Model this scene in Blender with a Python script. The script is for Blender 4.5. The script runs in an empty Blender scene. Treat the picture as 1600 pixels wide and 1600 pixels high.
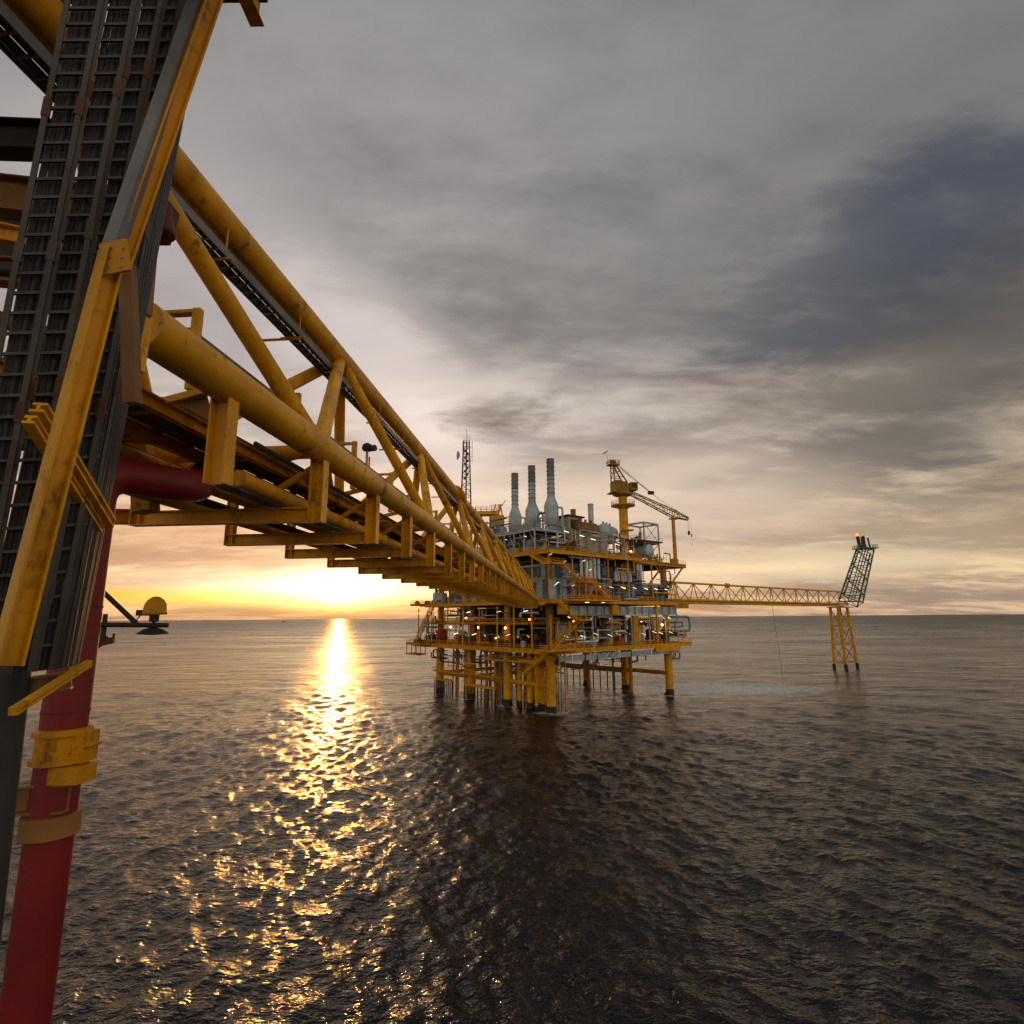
import bpy, math, random
import numpy as np
from mathutils import Vector, Matrix

random.seed(7)
R = math.radians
V = Vector
Z = V((0, 0, 1))
scene = bpy.context.scene
COL = scene.collection

# ------------------------------------------------------------------ camera
H = 23.0                      # camera height over the sea
FPX = 880.0                   # focal length in pixels of a 1600 px frame
PITCH = math.atan(165.0 / FPX)
cam = bpy.data.cameras.new('camera')
cam.sensor_width = 36.0
cam.lens = FPX * 36.0 / 1600.0
cam.clip_start = 0.1
cam.clip_end = 120000.0
cam_o = bpy.data.objects.new('camera', cam)
COL.objects.link(cam_o)
CM = Matrix.Rotation(math.pi / 2 + PITCH, 4, 'X') @ Matrix.Rotation(R(-0.41), 4, 'Z')
CM = Matrix.Translation((0, 0, H)) @ CM
cam_o.matrix_world = CM
scene.camera = cam_o


def ray(px, py):
    """world direction of a point of the 1600 px photograph"""
    d = V(((px - 800) / FPX, -(py - 800) / FPX, -1.0))
    return (CM.to_3x3() @ d).normalized()


def at(px, py, Y):
    d = ray(px, py)
    return V((0, 0, H)) + d * (Y / d.y)


# ------------------------------------------------------------------ render settings
scene.render.engine = 'CYCLES'
cy = scene.cycles
cy.use_denoising = True
cy.use_adaptive_sampling = True
cy.adaptive_threshold = 0.03
cy.max_bounces = 4
cy.diffuse_bounces = 2
cy.glossy_bounces = 3
cy.sample_clamp_indirect = 6.0
cy.sample_clamp_direct = 0.0
cy.caustics_reflective = True
cy.blur_glossy = 0.6
cy.caustics_refractive = False
vs = scene.view_settings
vs.view_transform = 'Standard'
vs.look = 'None'
vs.exposure = 0.0
vs.gamma = 1.0
vs.use_curve_mapping = False

# ------------------------------------------------------------------ world: sunset sky with cloud
SUN_D = ray(532, 926)
SUN_EL = math.asin(SUN_D.z)
SUN_AZ = math.atan2(SUN_D.x, SUN_D.y)
world = bpy.data.worlds.new('World')
scene.world = world
world.use_nodes = True
NT = world.node_tree
NT.nodes.clear()


class G:
    """small node-graph helper"""

    def __init__(self, nt):
        self.nt = nt

    def new(self, t, **kw):
        n = self.nt.nodes.new(t)
        for k, v in kw.items():
            setattr(n, k, v)
        return n

    def put(self, sock, v):
        if isinstance(v, bpy.types.NodeSocket):
            self.nt.links.new(v, sock)
        elif v is not None:
            sock.default_value = v

    def m(self, op, a, b=None, c=None, clamp=False):
        n = self.new('ShaderNodeMath', operation=op, use_clamp=clamp)
        for i, v in enumerate((a, b, c)):
            if v is not None:
                self.put(n.inputs[i], v)
        return n.outputs[0]

    def vm(self, op, a, b=None, s=None):
        n = self.new('ShaderNodeVectorMath', operation=op)
        self.put(n.inputs[0], a)
        if b is not None:
            self.put(n.inputs[1], b)
        if s is not None:
            self.put(n.inputs['Scale'], s)
        return n.outputs['Value'] if op in ('DOT_PRODUCT', 'LENGTH') else n.outputs[0]

    def noise(self, vec, scale, detail=4, rough=.55, dist=0.0, lac=2.0):
        n = self.new('ShaderNodeTexNoise')
        self.put(n.inputs['Vector'], vec)
        n.inputs['Scale'].default_value = scale
        n.inputs['Detail'].default_value = detail
        n.inputs['Roughness'].default_value = rough
        n.inputs['Lacunarity'].default_value = lac
        n.inputs['Distortion'].default_value = dist
        return n.outputs['Fac']

    def ramp(self, fac, stops, interp='LINEAR'):
        n = self.new('ShaderNodeValToRGB')
        cr = n.color_ramp
        cr.interpolation = interp
        while len(cr.elements) < len(stops):
            cr.elements.new(0.5)
        for e, (p, c) in zip(cr.elements, stops):
            e.position = p
            e.color = (*c, 1) if len(c) == 3 else c
        self.put(n.inputs[0], fac)
        return n.outputs[0]

    def mix(self, fac, a, b, mode='MIX'):
        n = self.new('ShaderNodeMix', data_type='RGBA', blend_type=mode)
        self.put(n.inputs[0], fac)
        for i, v in ((6, a), (7, b)):
            if isinstance(v, tuple) and len(v) == 3:
                v = (*v, 1)
            self.put(n.inputs[i], v)
        return n.outputs[2]

    def smooth(self, v, a, b, lo=0.0, hi=1.0):
        n = self.new('ShaderNodeMapRange', interpolation_type='SMOOTHSTEP')
        self.put(n.inputs[0], v)
        n.inputs[1].default_value = a
        n.inputs[2].default_value = b
        n.inputs[3].default_value = lo
        n.inputs[4].default_value = hi
        return n.outputs[0]


g = G(NT)
tc = g.new('ShaderNodeTexCoord')
DIR = tc.outputs['Generated']
sep = g.new('ShaderNodeSeparateXYZ')
g.put(sep.inputs[0], DIR)
dz = g.m('MAXIMUM', sep.outputs[2], 0.0)
SR = V((math.cos(SUN_AZ), -math.sin(SUN_AZ), 0))      # to the right of the sun
sd = g.vm('DOT_PRODUCT', DIR, tuple(SUN_D))
su = g.vm('DOT_PRODUCT', DIR, tuple(SR))
sv = g.m('SUBTRACT', sep.outputs[2], SUN_D.z)
# cloud plane coordinates
den = g.m('ADD', dz, 0.11)
cx = g.m('DIVIDE', sep.outputs[0], den)
cyy = g.m('DIVIDE', sep.outputs[1], den)
comb = g.new('ShaderNodeCombineXYZ')
g.put(comb.inputs[0], cx)
g.put(comb.inputs[1], cyy)
mp = g.new('ShaderNodeMapping')
mp.inputs['Rotation'].default_value = (0, 0, R(-24))
mp.inputs['Scale'].default_value = (0.52, 0.95, 1)
mp.inputs['Location'].default_value = (3.1, 1.7, 0)
g.put(mp.inputs[0], comb.outputs[0])
n1 = g.noise(mp.outputs[0], 0.95, 4, .52, 0.5)
n2 = g.noise(mp.outputs[0], 3.1, 5, .6, 0.35)
n3 = g.noise(mp.outputs[0], 8.0, 5, .62)
cl = g.m('ADD', g.m('ADD', g.m('MULTIPLY', n1, .56), g.m('MULTIPLY', n2, .27)), g.m('MULTIPLY', n3, .17))
cl = g.smooth(cl, .39, .61)                               # 1 = bright thin cloud, 0 = thick cloud
# elevation ramps (sunward and away)
el = g.m('SQRT', dz)
warm = g.ramp(el, [(0.0, (.72, .42, .22)), (.14, (.82, .50, .27)), (.26, (.84, .60, .40)), (.40, (.68, .52, .39)), (.56, (.70, .61, .55)), (.68, (.46, .42, .40)), (.80, (.36, .345, .345)), (1.0, (.34, .33, .33))])
cool = g.ramp(el, [(0.0, (.56, .40, .28)), (.16, (.78, .56, .35)), (.28, (.78, .59, .37)), (.40, (.50, .39, .28)), (.55, (.33, .275, .215)), (.70, (.19, .18, .17)), (.80, (.17, .165, .17)), (1.0, (.30, .295, .30))])
side = g.smooth(sd, .45, .99)
back = g.ramp(el, [(0.0, (.64, .48, .36)), (.2, (.86, .67, .50)), (.45, (.74, .62, .52)), (.7, (.54, .49, .45)), (1.0, (.36, .35, .35))])  # brighter sky added behind the camera as fill for camera-facing sides
base = g.mix(g.smooth(sd, .25, -.55, 0.0, 1.0), g.mix(side, cool, warm), back)
dark = g.mix(1.0, base, (.56, .54, .55), 'MULTIPLY')
lite = g.mix(1.0, base, (1.14, 1.12, 1.09), 'MULTIPLY')
cloud = g.mix(cl, dark, lite)


def blob(px, py, wpx, hpx, tilt=0.0, power=1.0, nz=.9):
    """mask of a cloud bank round a direction of the sky (angular size in px of the 1600 px frame)"""
    c = ray(px, py)
    r = V((c.y, -c.x, 0)).normalized()
    u = r.cross(c)
    a = R(tilt)
    r2 = r * math.cos(a) + u * math.sin(a)
    u2 = u * math.cos(a) - r * math.sin(a)
    x = g.m('DIVIDE', g.vm('DOT_PRODUCT', DIR, tuple(r2)), wpx / FPX)
    y = g.m('DIVIDE', g.vm('DOT_PRODUCT', g.vm('SUBTRACT', DIR, tuple(c)), tuple(u2)), hpx / FPX)
    q = g.m('ADD', g.m('MULTIPLY', x, x), g.m('MULTIPLY', y, y))
    q = g.m('ADD', q, g.m('MULTIPLY', g.m('SUBTRACT', n2, .5), 5.0 * nz))
    q = g.m('ADD', q, g.m('MULTIPLY', g.m('SUBTRACT', n3, .5), 2.2 * nz))
    return g.m('MULTIPLY', g.smooth(q, -0.4, 1.9, 1.0, 0.0), power)


# banks of thicker, bluer or brighter cloud that stand in this sky
for (px, py, w, h, t, pw, col) in (
        (1430, 380, 250, 100, 14, .8, (.055, .066, .098)),
        (1290, 730, 260, 42, 9, .55, (.20, .16, .135)),
        (1120, 612, 90, 26, 0, .35, (.26, .17, .14)),
        (1110, 752, 80, 16, 6, .6, (.18, .155, .135)),
        (1280, 858, 170, 16, 3, .45, (.36, .28, .22)),
        (1440, 925, 150, 24, 0, .75, (.34, .25, .20)),
        (1480, 600, 180, 120, 20, .6, (.10, .095, .095)),
        (900, 420, 300, 100, -8, .6, (.19, .19, .185)),
        (1200, 640, 200, 40, 6, .5, (.26, .215, .165)),
        (1420, 850, 130, 40, 8, .5, (.48, .38, .26)),
        (600, 575, 210, 90, -35, .65, (.95, .82, .76)),
        (330, 470, 260, 160, -30, .5, (.56, .50, .50)),
        (930, 800, 280, 80, 4, .6, (.92, .72, .56)),
        (1200, 885, 200, 26, 1, .55, (.95, .76, .50)),
        (250, 850, 260, 60, 0, .8, (.58, .30, .16)),
        (240, 932, 170, 12, 0, .9, (1.0, .46, .02)),
        (780, 647, 90, 34, 3, .95, (.15, .125, .105))):
    cloud = g.mix(blob(px, py, w, h, t, pw), cloud, col)

# glow of the veiled sun
front = g.m('GREATER_THAN', sd, 0.0)


def gl(wu, wv, du=0.0, dv=0.0):
    a = g.m('DIVIDE', g.m('SUBTRACT', su, du), wu)
    b = g.m('DIVIDE', g.m('SUBTRACT', sv, dv), wv)
    q = g.m('ADD', g.m('MULTIPLY', a, a), g.m('MULTIPLY', b, b))
    q = g.m('ADD', q, g.m('MULTIPLY', g.m('SUBTRACT', n2, .5), 1.6))
    return g.m('MULTIPLY', g.m('EXPONENT', g.m('MULTIPLY', q, -1.0)), front)


tint = g.ramp(g.m('MULTIPLY', dz, 10.0), [(0.0, (1, .30, .015)), (.10, (1, .47, .035)), (.30, (1, .72, .22)), (.55, (1, .82, .50)), (1.0, (1, .80, .6))])
gsum = g.m('ADD', g.m('MULTIPLY', gl(.080, .030, 0, .007), 2.0), g.m('MULTIPLY', gl(.20, .026, -.03, .004), 1.2))
gsum = g.m('ADD', gsum, g.m('MULTIPLY', gl(.36, .13), .13))
glow = g.mix(1.0, tint, (1, 1, 1), 'MULTIPLY')
gv = g.vm('SCALE', glow, s=gsum)
gcore = g.vm('SCALE', (1.0, .72, .28), s=g.m('MULTIPLY', gl(.028, .014), 3.2))
tot = g.vm('ADD', g.vm('ADD', cloud, gv), gcore)
# clear-air contribution of the physical sky, seen through the thin parts of the cloud
sky = g.new('ShaderNodeTexSky', sky_type='NISHITA')
sky.sun_disc = False
sky.sun_elevation = max(SUN_EL, R(1.5))
sky.sun_rotation = SUN_AZ
sky.altitude = 20
sky.air_density = 1.2
sky.dust_density = 3.0
skyc = g.vm('SCALE', sky.outputs[0], s=0.35)
tot10 = g.vm('ADD', g.vm('SCALE', tot, s=10.0), g.vm('SCALE', skyc, s=g.m('ADD', g.m('MULTIPLY', cl, .5), .1)))
bg = g.new('ShaderNodeBackground')
g.put(bg.inputs[0], tot10)
bg.inputs[1].default_value = 0.10
world.cycles.sampling_method = 'MANUAL'
world.cycles.sample_map_resolution = 1024
wo = g.new('ShaderNodeOutputWorld')
NT.links.new(bg.outputs[0], wo.inputs[0])

# ------------------------------------------------------------------ sun
sun = bpy.data.lights.new('sun', 'SUN')
sun.energy = .42
sun.angle = R(.6)
sun.color = (1.0, .42, .08)
sun_o = bpy.data.objects.new('sun', sun)
COL.objects.link(sun_o)
sun_o.rotation_euler = SUN_D.to_track_quat('Z', 'Y').to_euler()

# ------------------------------------------------------------------ materials
MAT = {}


def material(name, col, rough=.5, metal=0.0, var=.25, vscale=.6, rust=0.0, bump=0.0, bscale=30, spec=.5, emit=None, estr=0, streak=0.0):
    m = bpy.data.materials.new(name)
    m.use_nodes = True
    nt = m.node_tree
    h = G(nt)
    b = nt.nodes['Principled BSDF']
    b.inputs['Roughness'].default_value = rough
    b.inputs['Metallic'].default_value = metal
    b.inputs['Specular IOR Level'].default_value = spec
    if emit:
        b.inputs['Emission Color'].default_value = (*emit, 1)
        b.inputs['Emission Strength'].default_value = estr
    geo = h.new('ShaderNodeNewGeometry')
    pos = geo.outputs['Position']
    oi = h.new('ShaderNodeObjectInfo')
    n = h.noise(pos, vscale, 5, .6)
    f = h.smooth(n, .3, .7)
    c = h.mix(f, tuple(x * (1 - var) for x in col), tuple(min(1, x * (1 + var * .5)) for x in col))
    rv = h.m('MULTIPLY_ADD', oi.outputs['Random'], .26, .87)
    c = h.vm('SCALE', c, s=rv)
    if rust > 0:
        mpn = h.new('ShaderNodeMapping')
        mpn.inputs['Scale'].default_value = (1, 1, .35)
        h.put(mpn.inputs[0], pos)
        r1 = h.noise(mpn.outputs[0], 1.7, 8, .68)
        r2 = h.noise(pos, 9.0, 5, .6)
        rf = h.m('ADD', h.m('MULTIPLY', r1, .75), h.m('MULTIPLY', r2, .25))
        rf = h.m('MULTIPLY', h.smooth(rf, .62 - rust * .18, .74 - rust * .12), .85)
        c = h.mix(rf, c, (.085, .030, .012))
        h.put(b.inputs['Roughness'], h.m('MULTIPLY_ADD', rf, .35, rough))
    if streak > 0:
        mps = h.new('ShaderNodeMapping')
        mps.inputs['Scale'].default_value = (3.0, 3.0, .12)
        h.put(mps.inputs[0], pos)
        s1 = h.noise(mps.outputs[0], 1.0, 5, .6)
        c = h.mix(h.m('MULTIPLY', h.smooth(s1, .5, .72), streak), c, (.10, .075, .055))
    h.put(b.inputs['Base Color'], c)
    if bump > 0:
        bn = h.new('ShaderNodeBump')
        bn.inputs['Strength'].default_value = bump
        bn.inputs['Distance'].default_value = .02
        h.put(bn.inputs['Height'], h.noise(pos, bscale, 4, .6))
        h.put(b.inputs['Normal'], bn.outputs[0])
    MAT[name] = m
    return m


material('yellow', (.95, .44, .002), .40, var=.26, rust=.55, bump=.15, bscale=14, streak=.22, spec=.28)
material('yellow_old', (.80, .36, .004), .48, var=.3, rust=.55, bump=.2, streak=.3, spec=.25)
material('crane_paint', (.46, .25, .010), .5, var=.3, rust=.5, streak=.3, spec=.25)
material('orange', (.95, .40, .003), .45, var=.2, rust=.22, streak=.12, spec=.25)
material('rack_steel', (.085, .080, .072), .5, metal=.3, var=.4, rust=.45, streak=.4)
material('red', (.24, .012, .013), .5, var=.25, rust=.25, bump=.08)
material('maroon', (.12, .012, .014), .5, var=.3)
material('grey', (.54, .58, .58), .5, var=.22, rust=.25, streak=.4)
material('stack', (.50, .59, .61), .42, metal=.2, var=.25, streak=.35, vscale=.35)
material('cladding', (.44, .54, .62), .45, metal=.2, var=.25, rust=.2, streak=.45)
material('cladding_shade', (.13, .17, .22), .45, metal=.2, var=.25, rust=.2, streak=.3)  # darker copy of the cladding, imitates shade stripes of the corrugation
material('white', (.84, .88, .87), .4, var=.12, streak=.3)
material('stack_dark', (.20, .26, .28), .5, metal=.2, var=.3, streak=.5, vscale=.5)
material('beige', (.50, .44, .30), .5, var=.25, rust=.3, streak=.4)
material('galv', (.24, .25, .25), .45, metal=.6, var=.35, bump=.1)
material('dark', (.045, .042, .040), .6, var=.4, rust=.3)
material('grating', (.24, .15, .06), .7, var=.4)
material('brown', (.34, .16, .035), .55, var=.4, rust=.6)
material('rusty', (.14, .06, .03), .75, var=.4, rust=.7)
material('green', (.05, .17, .13), .5, var=.3, rust=.3)
material('teal', (.16, .33, .30), .45, var=.2)
material('splash', (.055, .035, .018), .85, var=.5, bump=.6, bscale=6)
material('rope', (.05, .045, .04), .7)
material('orange_red', (.55, .06, .015), .5, var=.3)
material('lamp', (.8, .8, .75), .3, emit=(1.0, .86, .60), estr=4.0)
material('bulb', (.8, .5, .2), .3, emit=(1.0, .42, .08), estr=28.0)
material('flame', (.8, .3, .05), .3, emit=(1.0, .30, .03), estr=1.8)
for nm_ in ('lamp',):
    h_ = G(MAT[nm_].node_tree)
    oi_ = h_.new('ShaderNodeObjectInfo')
    h_.put(MAT[nm_].node_tree.nodes['Principled BSDF'].inputs['Emission Strength'], h_.m('MULTIPLY_ADD', oi_.outputs['Random'], 2.2, .8))


# ------------------------------------------------------------------ mesh builder
class MB:
    def __init__(self):
        self.v = []
        self.f = []

    def quadbox(self, c, a, b, d):
        """box: centre and three half-extent vectors"""
        i = len(self.v)
        for sx, sy, sz in ((-1, -1, -1), (1, -1, -1), (1, 1, -1), (-1, 1, -1), (-1, -1, 1), (1, -1, 1), (1, 1, 1), (-1, 1, 1)):
            self.v.append(c + a * sx + b * sy + d * sz)
        for q in ((3, 2, 1, 0), (4, 5, 6, 7), (0, 1, 5, 4), (1, 2, 6, 5), (2, 3, 7, 6), (3, 0, 4, 7)):
            self.f.append(tuple(i + k for k in q))
        return self

    def beam(self, p0, p1, w, h, up=Z):
        d = (p1 - p0)
        L = d.length
        d = d / L
        s = d.cross(up)
        if s.length < 1e-4:
            s = d.cross(V((1, 0, 0)))
        s.normalize()
        u = s.cross(d)
        return self.quadbox((p0 + p1) / 2, d * (L / 2), s * (w / 2), u * (h / 2))

    def ibeam(self, p0, p1, w, h, up=Z, t=.03):
        d = (p1 - p0).normalized()
        s = d.cross(up)
        if s.length < 1e-4:
            s = d.cross(V((1, 0, 0)))
        s.normalize()
        u = s.cross(d)
        self.beam(p0 + u * (h / 2 - t / 2), p1 + u * (h / 2 - t / 2), w, t, up)
        self.beam(p0 - u * (h / 2 - t / 2), p1 - u * (h / 2 - t / 2), w, t, up)
        self.beam(p0, p1, t, h - 2 * t - .002, up)
        return self

    def ring(self, c, d, r, n, ref=None):
        s = d.cross(Z) if abs(d.z) < .95 else d.cross(V((1, 0, 0)))
        if ref is not None:
            s = ref
        s.normalize()
        u = s.cross(d).normalized()
        i = len(self.v)
        for k in range(n):
            a = 2 * math.pi * k / n
            self.v.append(c + s * (math.cos(a) * r) + u * (math.sin(a) * r))
        return i

    def tube(self, p0, p1, r0, r1=None, n=12, cap=True):
        r1 = r0 if r1 is None else r1
        d = (p1 - p0).normalized()
        a = self.ring(p0, d, r0, n)
        b = self.ring(p1, d, r1, n)
        for k in range(n):
            k2 = (k + 1) % n
            self.f.append((a + k, b + k, b + k2, a + k2))
        if cap:
            self.f.append(tuple(a + k for k in range(n)))
            self.f.append(tuple(b + k for k in reversed(range(n))))
        return self

    def lathe(self, c, prof, n=20, axis=Z):
        axis = axis.normalized()
        rings = [self.ring(c + axis * z, axis, max(r, .001), n) for r, z in prof]
        for a, b in zip(rings, rings[1:]):
            for k in range(n):
                k2 = (k + 1) % n
                self.f.append((a + k, b + k, b + k2, a + k2))
        self.f.append(tuple(rings[0] + k for k in range(n)))
        self.f.append(tuple(rings[-1] + k for k in reversed(range(n))))
        return self

    def sweep(self, pts, r, n=12, bend=None):
        """tube along a polyline with rounded bends"""
        pts = [V(p) for p in pts]
        if bend:
            out = [pts[0]]
            for a, b, c in zip(pts, pts[1:], pts[2:]):
                d0 = (a - b)
                d1 = (c - b)
                k = min(bend, d0.length * .49, d1.length * .49)
                q0 = b + d0.normalized() * k
                q1 = b + d1.normalized() * k
                for i in range(7):
                    t = i / 6
                    out.append(q0 * (1 - t) ** 2 + b * 2 * t * (1 - t) + q1 * t ** 2)
            out.append(pts[-1])
            pts = out
        rings = []
        s = None
        for i, p in enumerate(pts):
            if i == 0:
                d = pts[1] - p
            elif i == len(pts) - 1:
                d = p - pts[i - 1]
            else:
                d = (pts[i + 1] - p).normalized() + (p - pts[i - 1]).normalized()
            d.normalize()
            if s is None:
                s = d.cross(Z) if abs(d.z) < .95 else d.cross(V((1, 0, 0)))
            s = (s - d * s.dot(d)).normalized()
            rings.append(self.ring(p, d, r, n, s.copy()))
        for a, b in zip(rings, rings[1:]):
            for k in range(n):
                k2 = (k + 1) % n
                self.f.append((a + k, b + k, b + k2, a + k2))
        self.f.append(tuple(rings[0] + k for k in range(n)))
        self.f.append(tuple(rings[-1] + k for k in reversed(range(n))))
        return self

    def lattice(self, p0, p1, w0, h0, w1, h1, nseg, rc, rb, up=Z, n=6):
        """four-chord lattice girder from p0 to p1"""
        d = (p1 - p0).normalized()
        s = d.cross(up)
        if s.length < 1e-3:
            s = V((1, 0, 0))
        s.normalize()
        u = s.cross(d)
        st = []
        for i in range(nseg + 1):
            t = i / nseg
            c = p0.lerp(p1, t)
            w = (w0 + (w1 - w0) * t) / 2
            h = (h0 + (h1 - h0) * t) / 2
            st.append([c + s * (a * w) + u * (b * h) for a, b in ((-1, -1), (1, -1), (1, 1), (-1, 1))])
        for k in range(4):
            self.tube(st[0][k], st[-1][k], rc, n=n)
        for i in range(nseg + 1):
            for k in range(4):
                k2 = (k + 1) % 4
                self.tube(st[i][k], st[i][k2], rb, n=4, cap=False)
                if i < nseg:
                    if i % 2:
                        self.tube(st[i][k], st[i + 1][k2], rb, n=4, cap=False)
                    else:
                        self.tube(st[i][k2], st[i + 1][k], rb, n=4, cap=False)
        return self

    def build(self, name, mat, parent=None, smooth=True):
        me = bpy.data.meshes.new(name)
        me.from_pydata([tuple(v) for v in self.v], [], self.f)
        me.materials.append(MAT[mat])
        if smooth:
            me.polygons.foreach_set('use_smooth', [True] * len(me.polygons))
            me.set_sharp_from_angle(angle=R(35))
        me.update()
        o = bpy.data.objects.new(name, me)
        COL.objects.link(o)
        if parent is not None:
            o.parent = parent
            o.matrix_parent_inverse = Matrix.Identity(4)
            if parent.get('_off'):
                off = V(parent['_off'])
                o.location = -off
        return o


def tag(o, label, cat, group=None, kind=None):
    if label:
        o['label'] = label
    if cat:
        o['category'] = cat
    if group:
        o['group'] = group
    if kind:
        o['kind'] = kind
    return o


def thing(name, loc, label, cat, group=None):
    """an Empty at a thing's base; its parts keep world coordinates in their meshes"""
    o = bpy.data.objects.new(name, None)
    COL.objects.link(o)
    o.location = loc
    o['_off'] = tuple(loc)
    return tag(o, label, cat, group)


# ------------------------------------------------------------------ the sea
def build_sea():
    rng = np.random.default_rng(11)
    inv = np.linspace(1 / 34.0, 1 / 60000.0, 780)
    r = np.concatenate([np.linspace(4.0, 34.0, 50)[:-1], 1 / inv])
    nr = len(r)
    th = np.concatenate([np.linspace(-74, 74, 1000), np.linspace(74, 286, 130)[1:-1]])
    th = np.radians(th)
    na = len(th)
    rr, tt = np.meshgrid(r, th, indexing='ij')
    x = rr * np.sin(tt)
    y = rr * np.cos(tt)
    dr = np.gradient(r)[:, None] * np.ones_like(x)
    zz = np.zeros_like(x)
    wind = R(200)
    for i in range(150):
        lam = .9 * (9 / .9) ** rng.random() if i < 110 else 10 * 4.5 ** rng.random()
        a = wind + rng.normal(0, .62)
        k = 2 * np.pi / lam
        amp = .021 * lam / (2 * np.pi) * (1.1 if lam < 4 else .65 if lam < 10 else .32)
        ph = rng.random() * 6.283
        w = np.clip((lam / np.maximum(dr, .02) - 2.2) / 2.5, 0, 1)
        arg = k * (x * np.cos(a) + y * np.sin(a)) + ph
        zz += w * amp * (np.cos(arg) + .22 * np.cos(2 * arg))
    co = np.stack([x, y, zz], -1).reshape(-1, 3)
    idx = np.arange(nr * na).reshape(nr, na)
    a = idx[:-1]
    b = idx[1:]
    q = np.stack([a, np.roll(a, -1, 1), np.roll(b, -1, 1), b], -1).reshape(-1, 4)[:, ::-1]
    cen = len(co)
    co = np.concatenate([co, [[0, 0, 0]]])
    tri = np.stack([np.roll(idx[0], -1), idx[0], np.full(na, cen)], -1)[:, ::-1]
    me = bpy.data.meshes.new('sea')
    nv = len(co)
    nq = len(q)
    ntr = len(tri)
    me.vertices.add(nv)
    me.vertices.foreach_set('co', co.astype(np.float32).ravel())
    me.loops.add(nq * 4 + ntr * 3)
    me.loops.foreach_set('vertex_index', np.concatenate([q.ravel(), tri.ravel()]).astype(np.int32))
    me.polygons.add(nq + ntr)
    ls = np.concatenate([np.arange(nq) * 4, nq * 4 + np.arange(ntr) * 3]).astype(np.int32)
    me.polygons.foreach_set('loop_start', ls)
    me.polygons.foreach_set('use_smooth', np.ones(nq + ntr, bool))
    me.update(calc_edges=True)
    me.validate()
    m = bpy.data.materials.new('sea_water')
    m.use_nodes = True
    nt = m.node_tree
    h = G(nt)
    b = nt.nodes['Principled BSDF']
    geo = h.new('ShaderNodeNewGeometry')
    pos = geo.outputs['Position']
    mp = h.new('ShaderNodeMapping')
    mp.inputs['Rotation'].default_value = (0, 0, R(20))
    mp.inputs['Scale'].default_value = (.55, 1, 1)
    h.put(mp.inputs[0], pos)
    dist = h.vm('LENGTH', pos)
    w1 = h.noise(mp.outputs[0], .36, 2, .55)
    w2 = h.noise(mp.outputs[0], 1.3, 3, .6)
    w3 = h.noise(pos, 4.0, 2, .6)
    w0 = h.noise(mp.outputs[0], .085, 3, .6)
    a0 = h.smooth(dist, 70.0, 330.0, 1.0, 9.0)
    hh = h.m('ADD', h.m('MULTIPLY', w0, a0), h.m('ADD', h.m('ADD', h.m('MULTIPLY', w1, 1.3), h.m('MULTIPLY', w2, .92)), h.m('MULTIPLY', w3, .20)))
    bp = h.new('ShaderNodeBump')
    bp.inputs['Strength'].default_value = 1.0
    bp.inputs['Distance'].default_value = .40
    h.put(bp.inputs['Height'], hh)
    h.put(b.inputs['Normal'], bp.outputs[0])
    # foam and churned water downstream of the platform legs
    fc = FOAM
    sx = h.new('ShaderNodeSeparateXYZ')
    h.put(sx.inputs[0], pos)
    fx = h.m('SUBTRACT', sx.outputs[0], fc[0])
    fy = h.m('SUBTRACT', sx.outputs[1], fc[1])
    u = h.m('DIVIDE', fx, 26.0)
    v = h.m('DIVIDE', fy, 13.0)
    q = h.m('ADD', h.m('MULTIPLY', u, u), h.m('MULTIPLY', v, v))
    fn = h.noise(pos, .30, 6, .65, .8)
    q = h.m('ADD', q, h.m('MULTIPLY', h.m('SUBTRACT', fn, .5), 2.4))
    fm = h.smooth(q, .1, 2.1, 1.0, 0.0)
    fine = h.smooth(h.noise(pos, 1.6, 5, .7), .35, .62)
    ff = h.m('MULTIPLY', fm, h.m('MULTIPLY_ADD', fine, .75, .25))
    # wash round the legs
    wash = None
    for (p_, q_) in ((0, 0), (16.7, 0), (33.4, 0), (50, 0), (0, 49), (16.7, 49), (33.4, 49)):
        c_ = P(p_, q_, 0)
        d_ = h.vm('LENGTH', h.vm('SUBTRACT', pos, tuple(c_)))
        wash = d_ if wash is None else h.m('MINIMUM', wash, d_)
    wm = h.smooth(h.m('ADD', wash, h.m('MULTIPLY', h.m('SUBTRACT', fn, .5), 7.0)), 1.4, 4.6, 1.0, 0.0)
    ff = h.m('MAXIMUM', ff, h.m('MULTIPLY', wm, fine))
    col = h.mix(ff, (.010, .008, .009), (.80, .90, .86))
    h.put(b.inputs['Base Color'], col)
    # far off the ripples are too small to resolve: they become roughness
    rd = h.ramp(h.m('DIVIDE', dist, 3000.0), [(0.0, (.12,) * 3), (.05, (.15,) * 3), (.15, (.22,) * 3), (.5, (.30,) * 3), (1.0, (.34,) * 3)])
    w00 = h.noise(mp.outputs[0], .013, 3, .6)
    rd = h.m('ADD', rd, h.m('MULTIPLY', h.m('SUBTRACT', w00, .5), .35))
    h.put(b.inputs['Roughness'], h.m('MAXIMUM', h.m('MAXIMUM', h.m('MULTIPLY', ff, .6), rd), .07))
    b.inputs['IOR'].default_value = 1.333
    MAT['sea'] = m
    me.materials.append(m)
    o = bpy.data.objects.new('sea', me)
    COL.objects.link(o)
    tag(o, 'dark choppy sea reaching to the horizon', None, kind='structure')
    return o


A0 = V((9.3, 144.0, 0))
AZ1, AZ2 = R(-40), R(50)
E1 = V((math.sin(AZ1), math.cos(AZ1), 0))
E2 = V((math.sin(AZ2), math.cos(AZ2), 0))


def P(p, q, z):
    """point in the production platform's own frame"""
    return A0 + E1 * p + E2 * q + Z * z


FOAM = (67.0, 189.0, 0)
build_sea()

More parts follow.
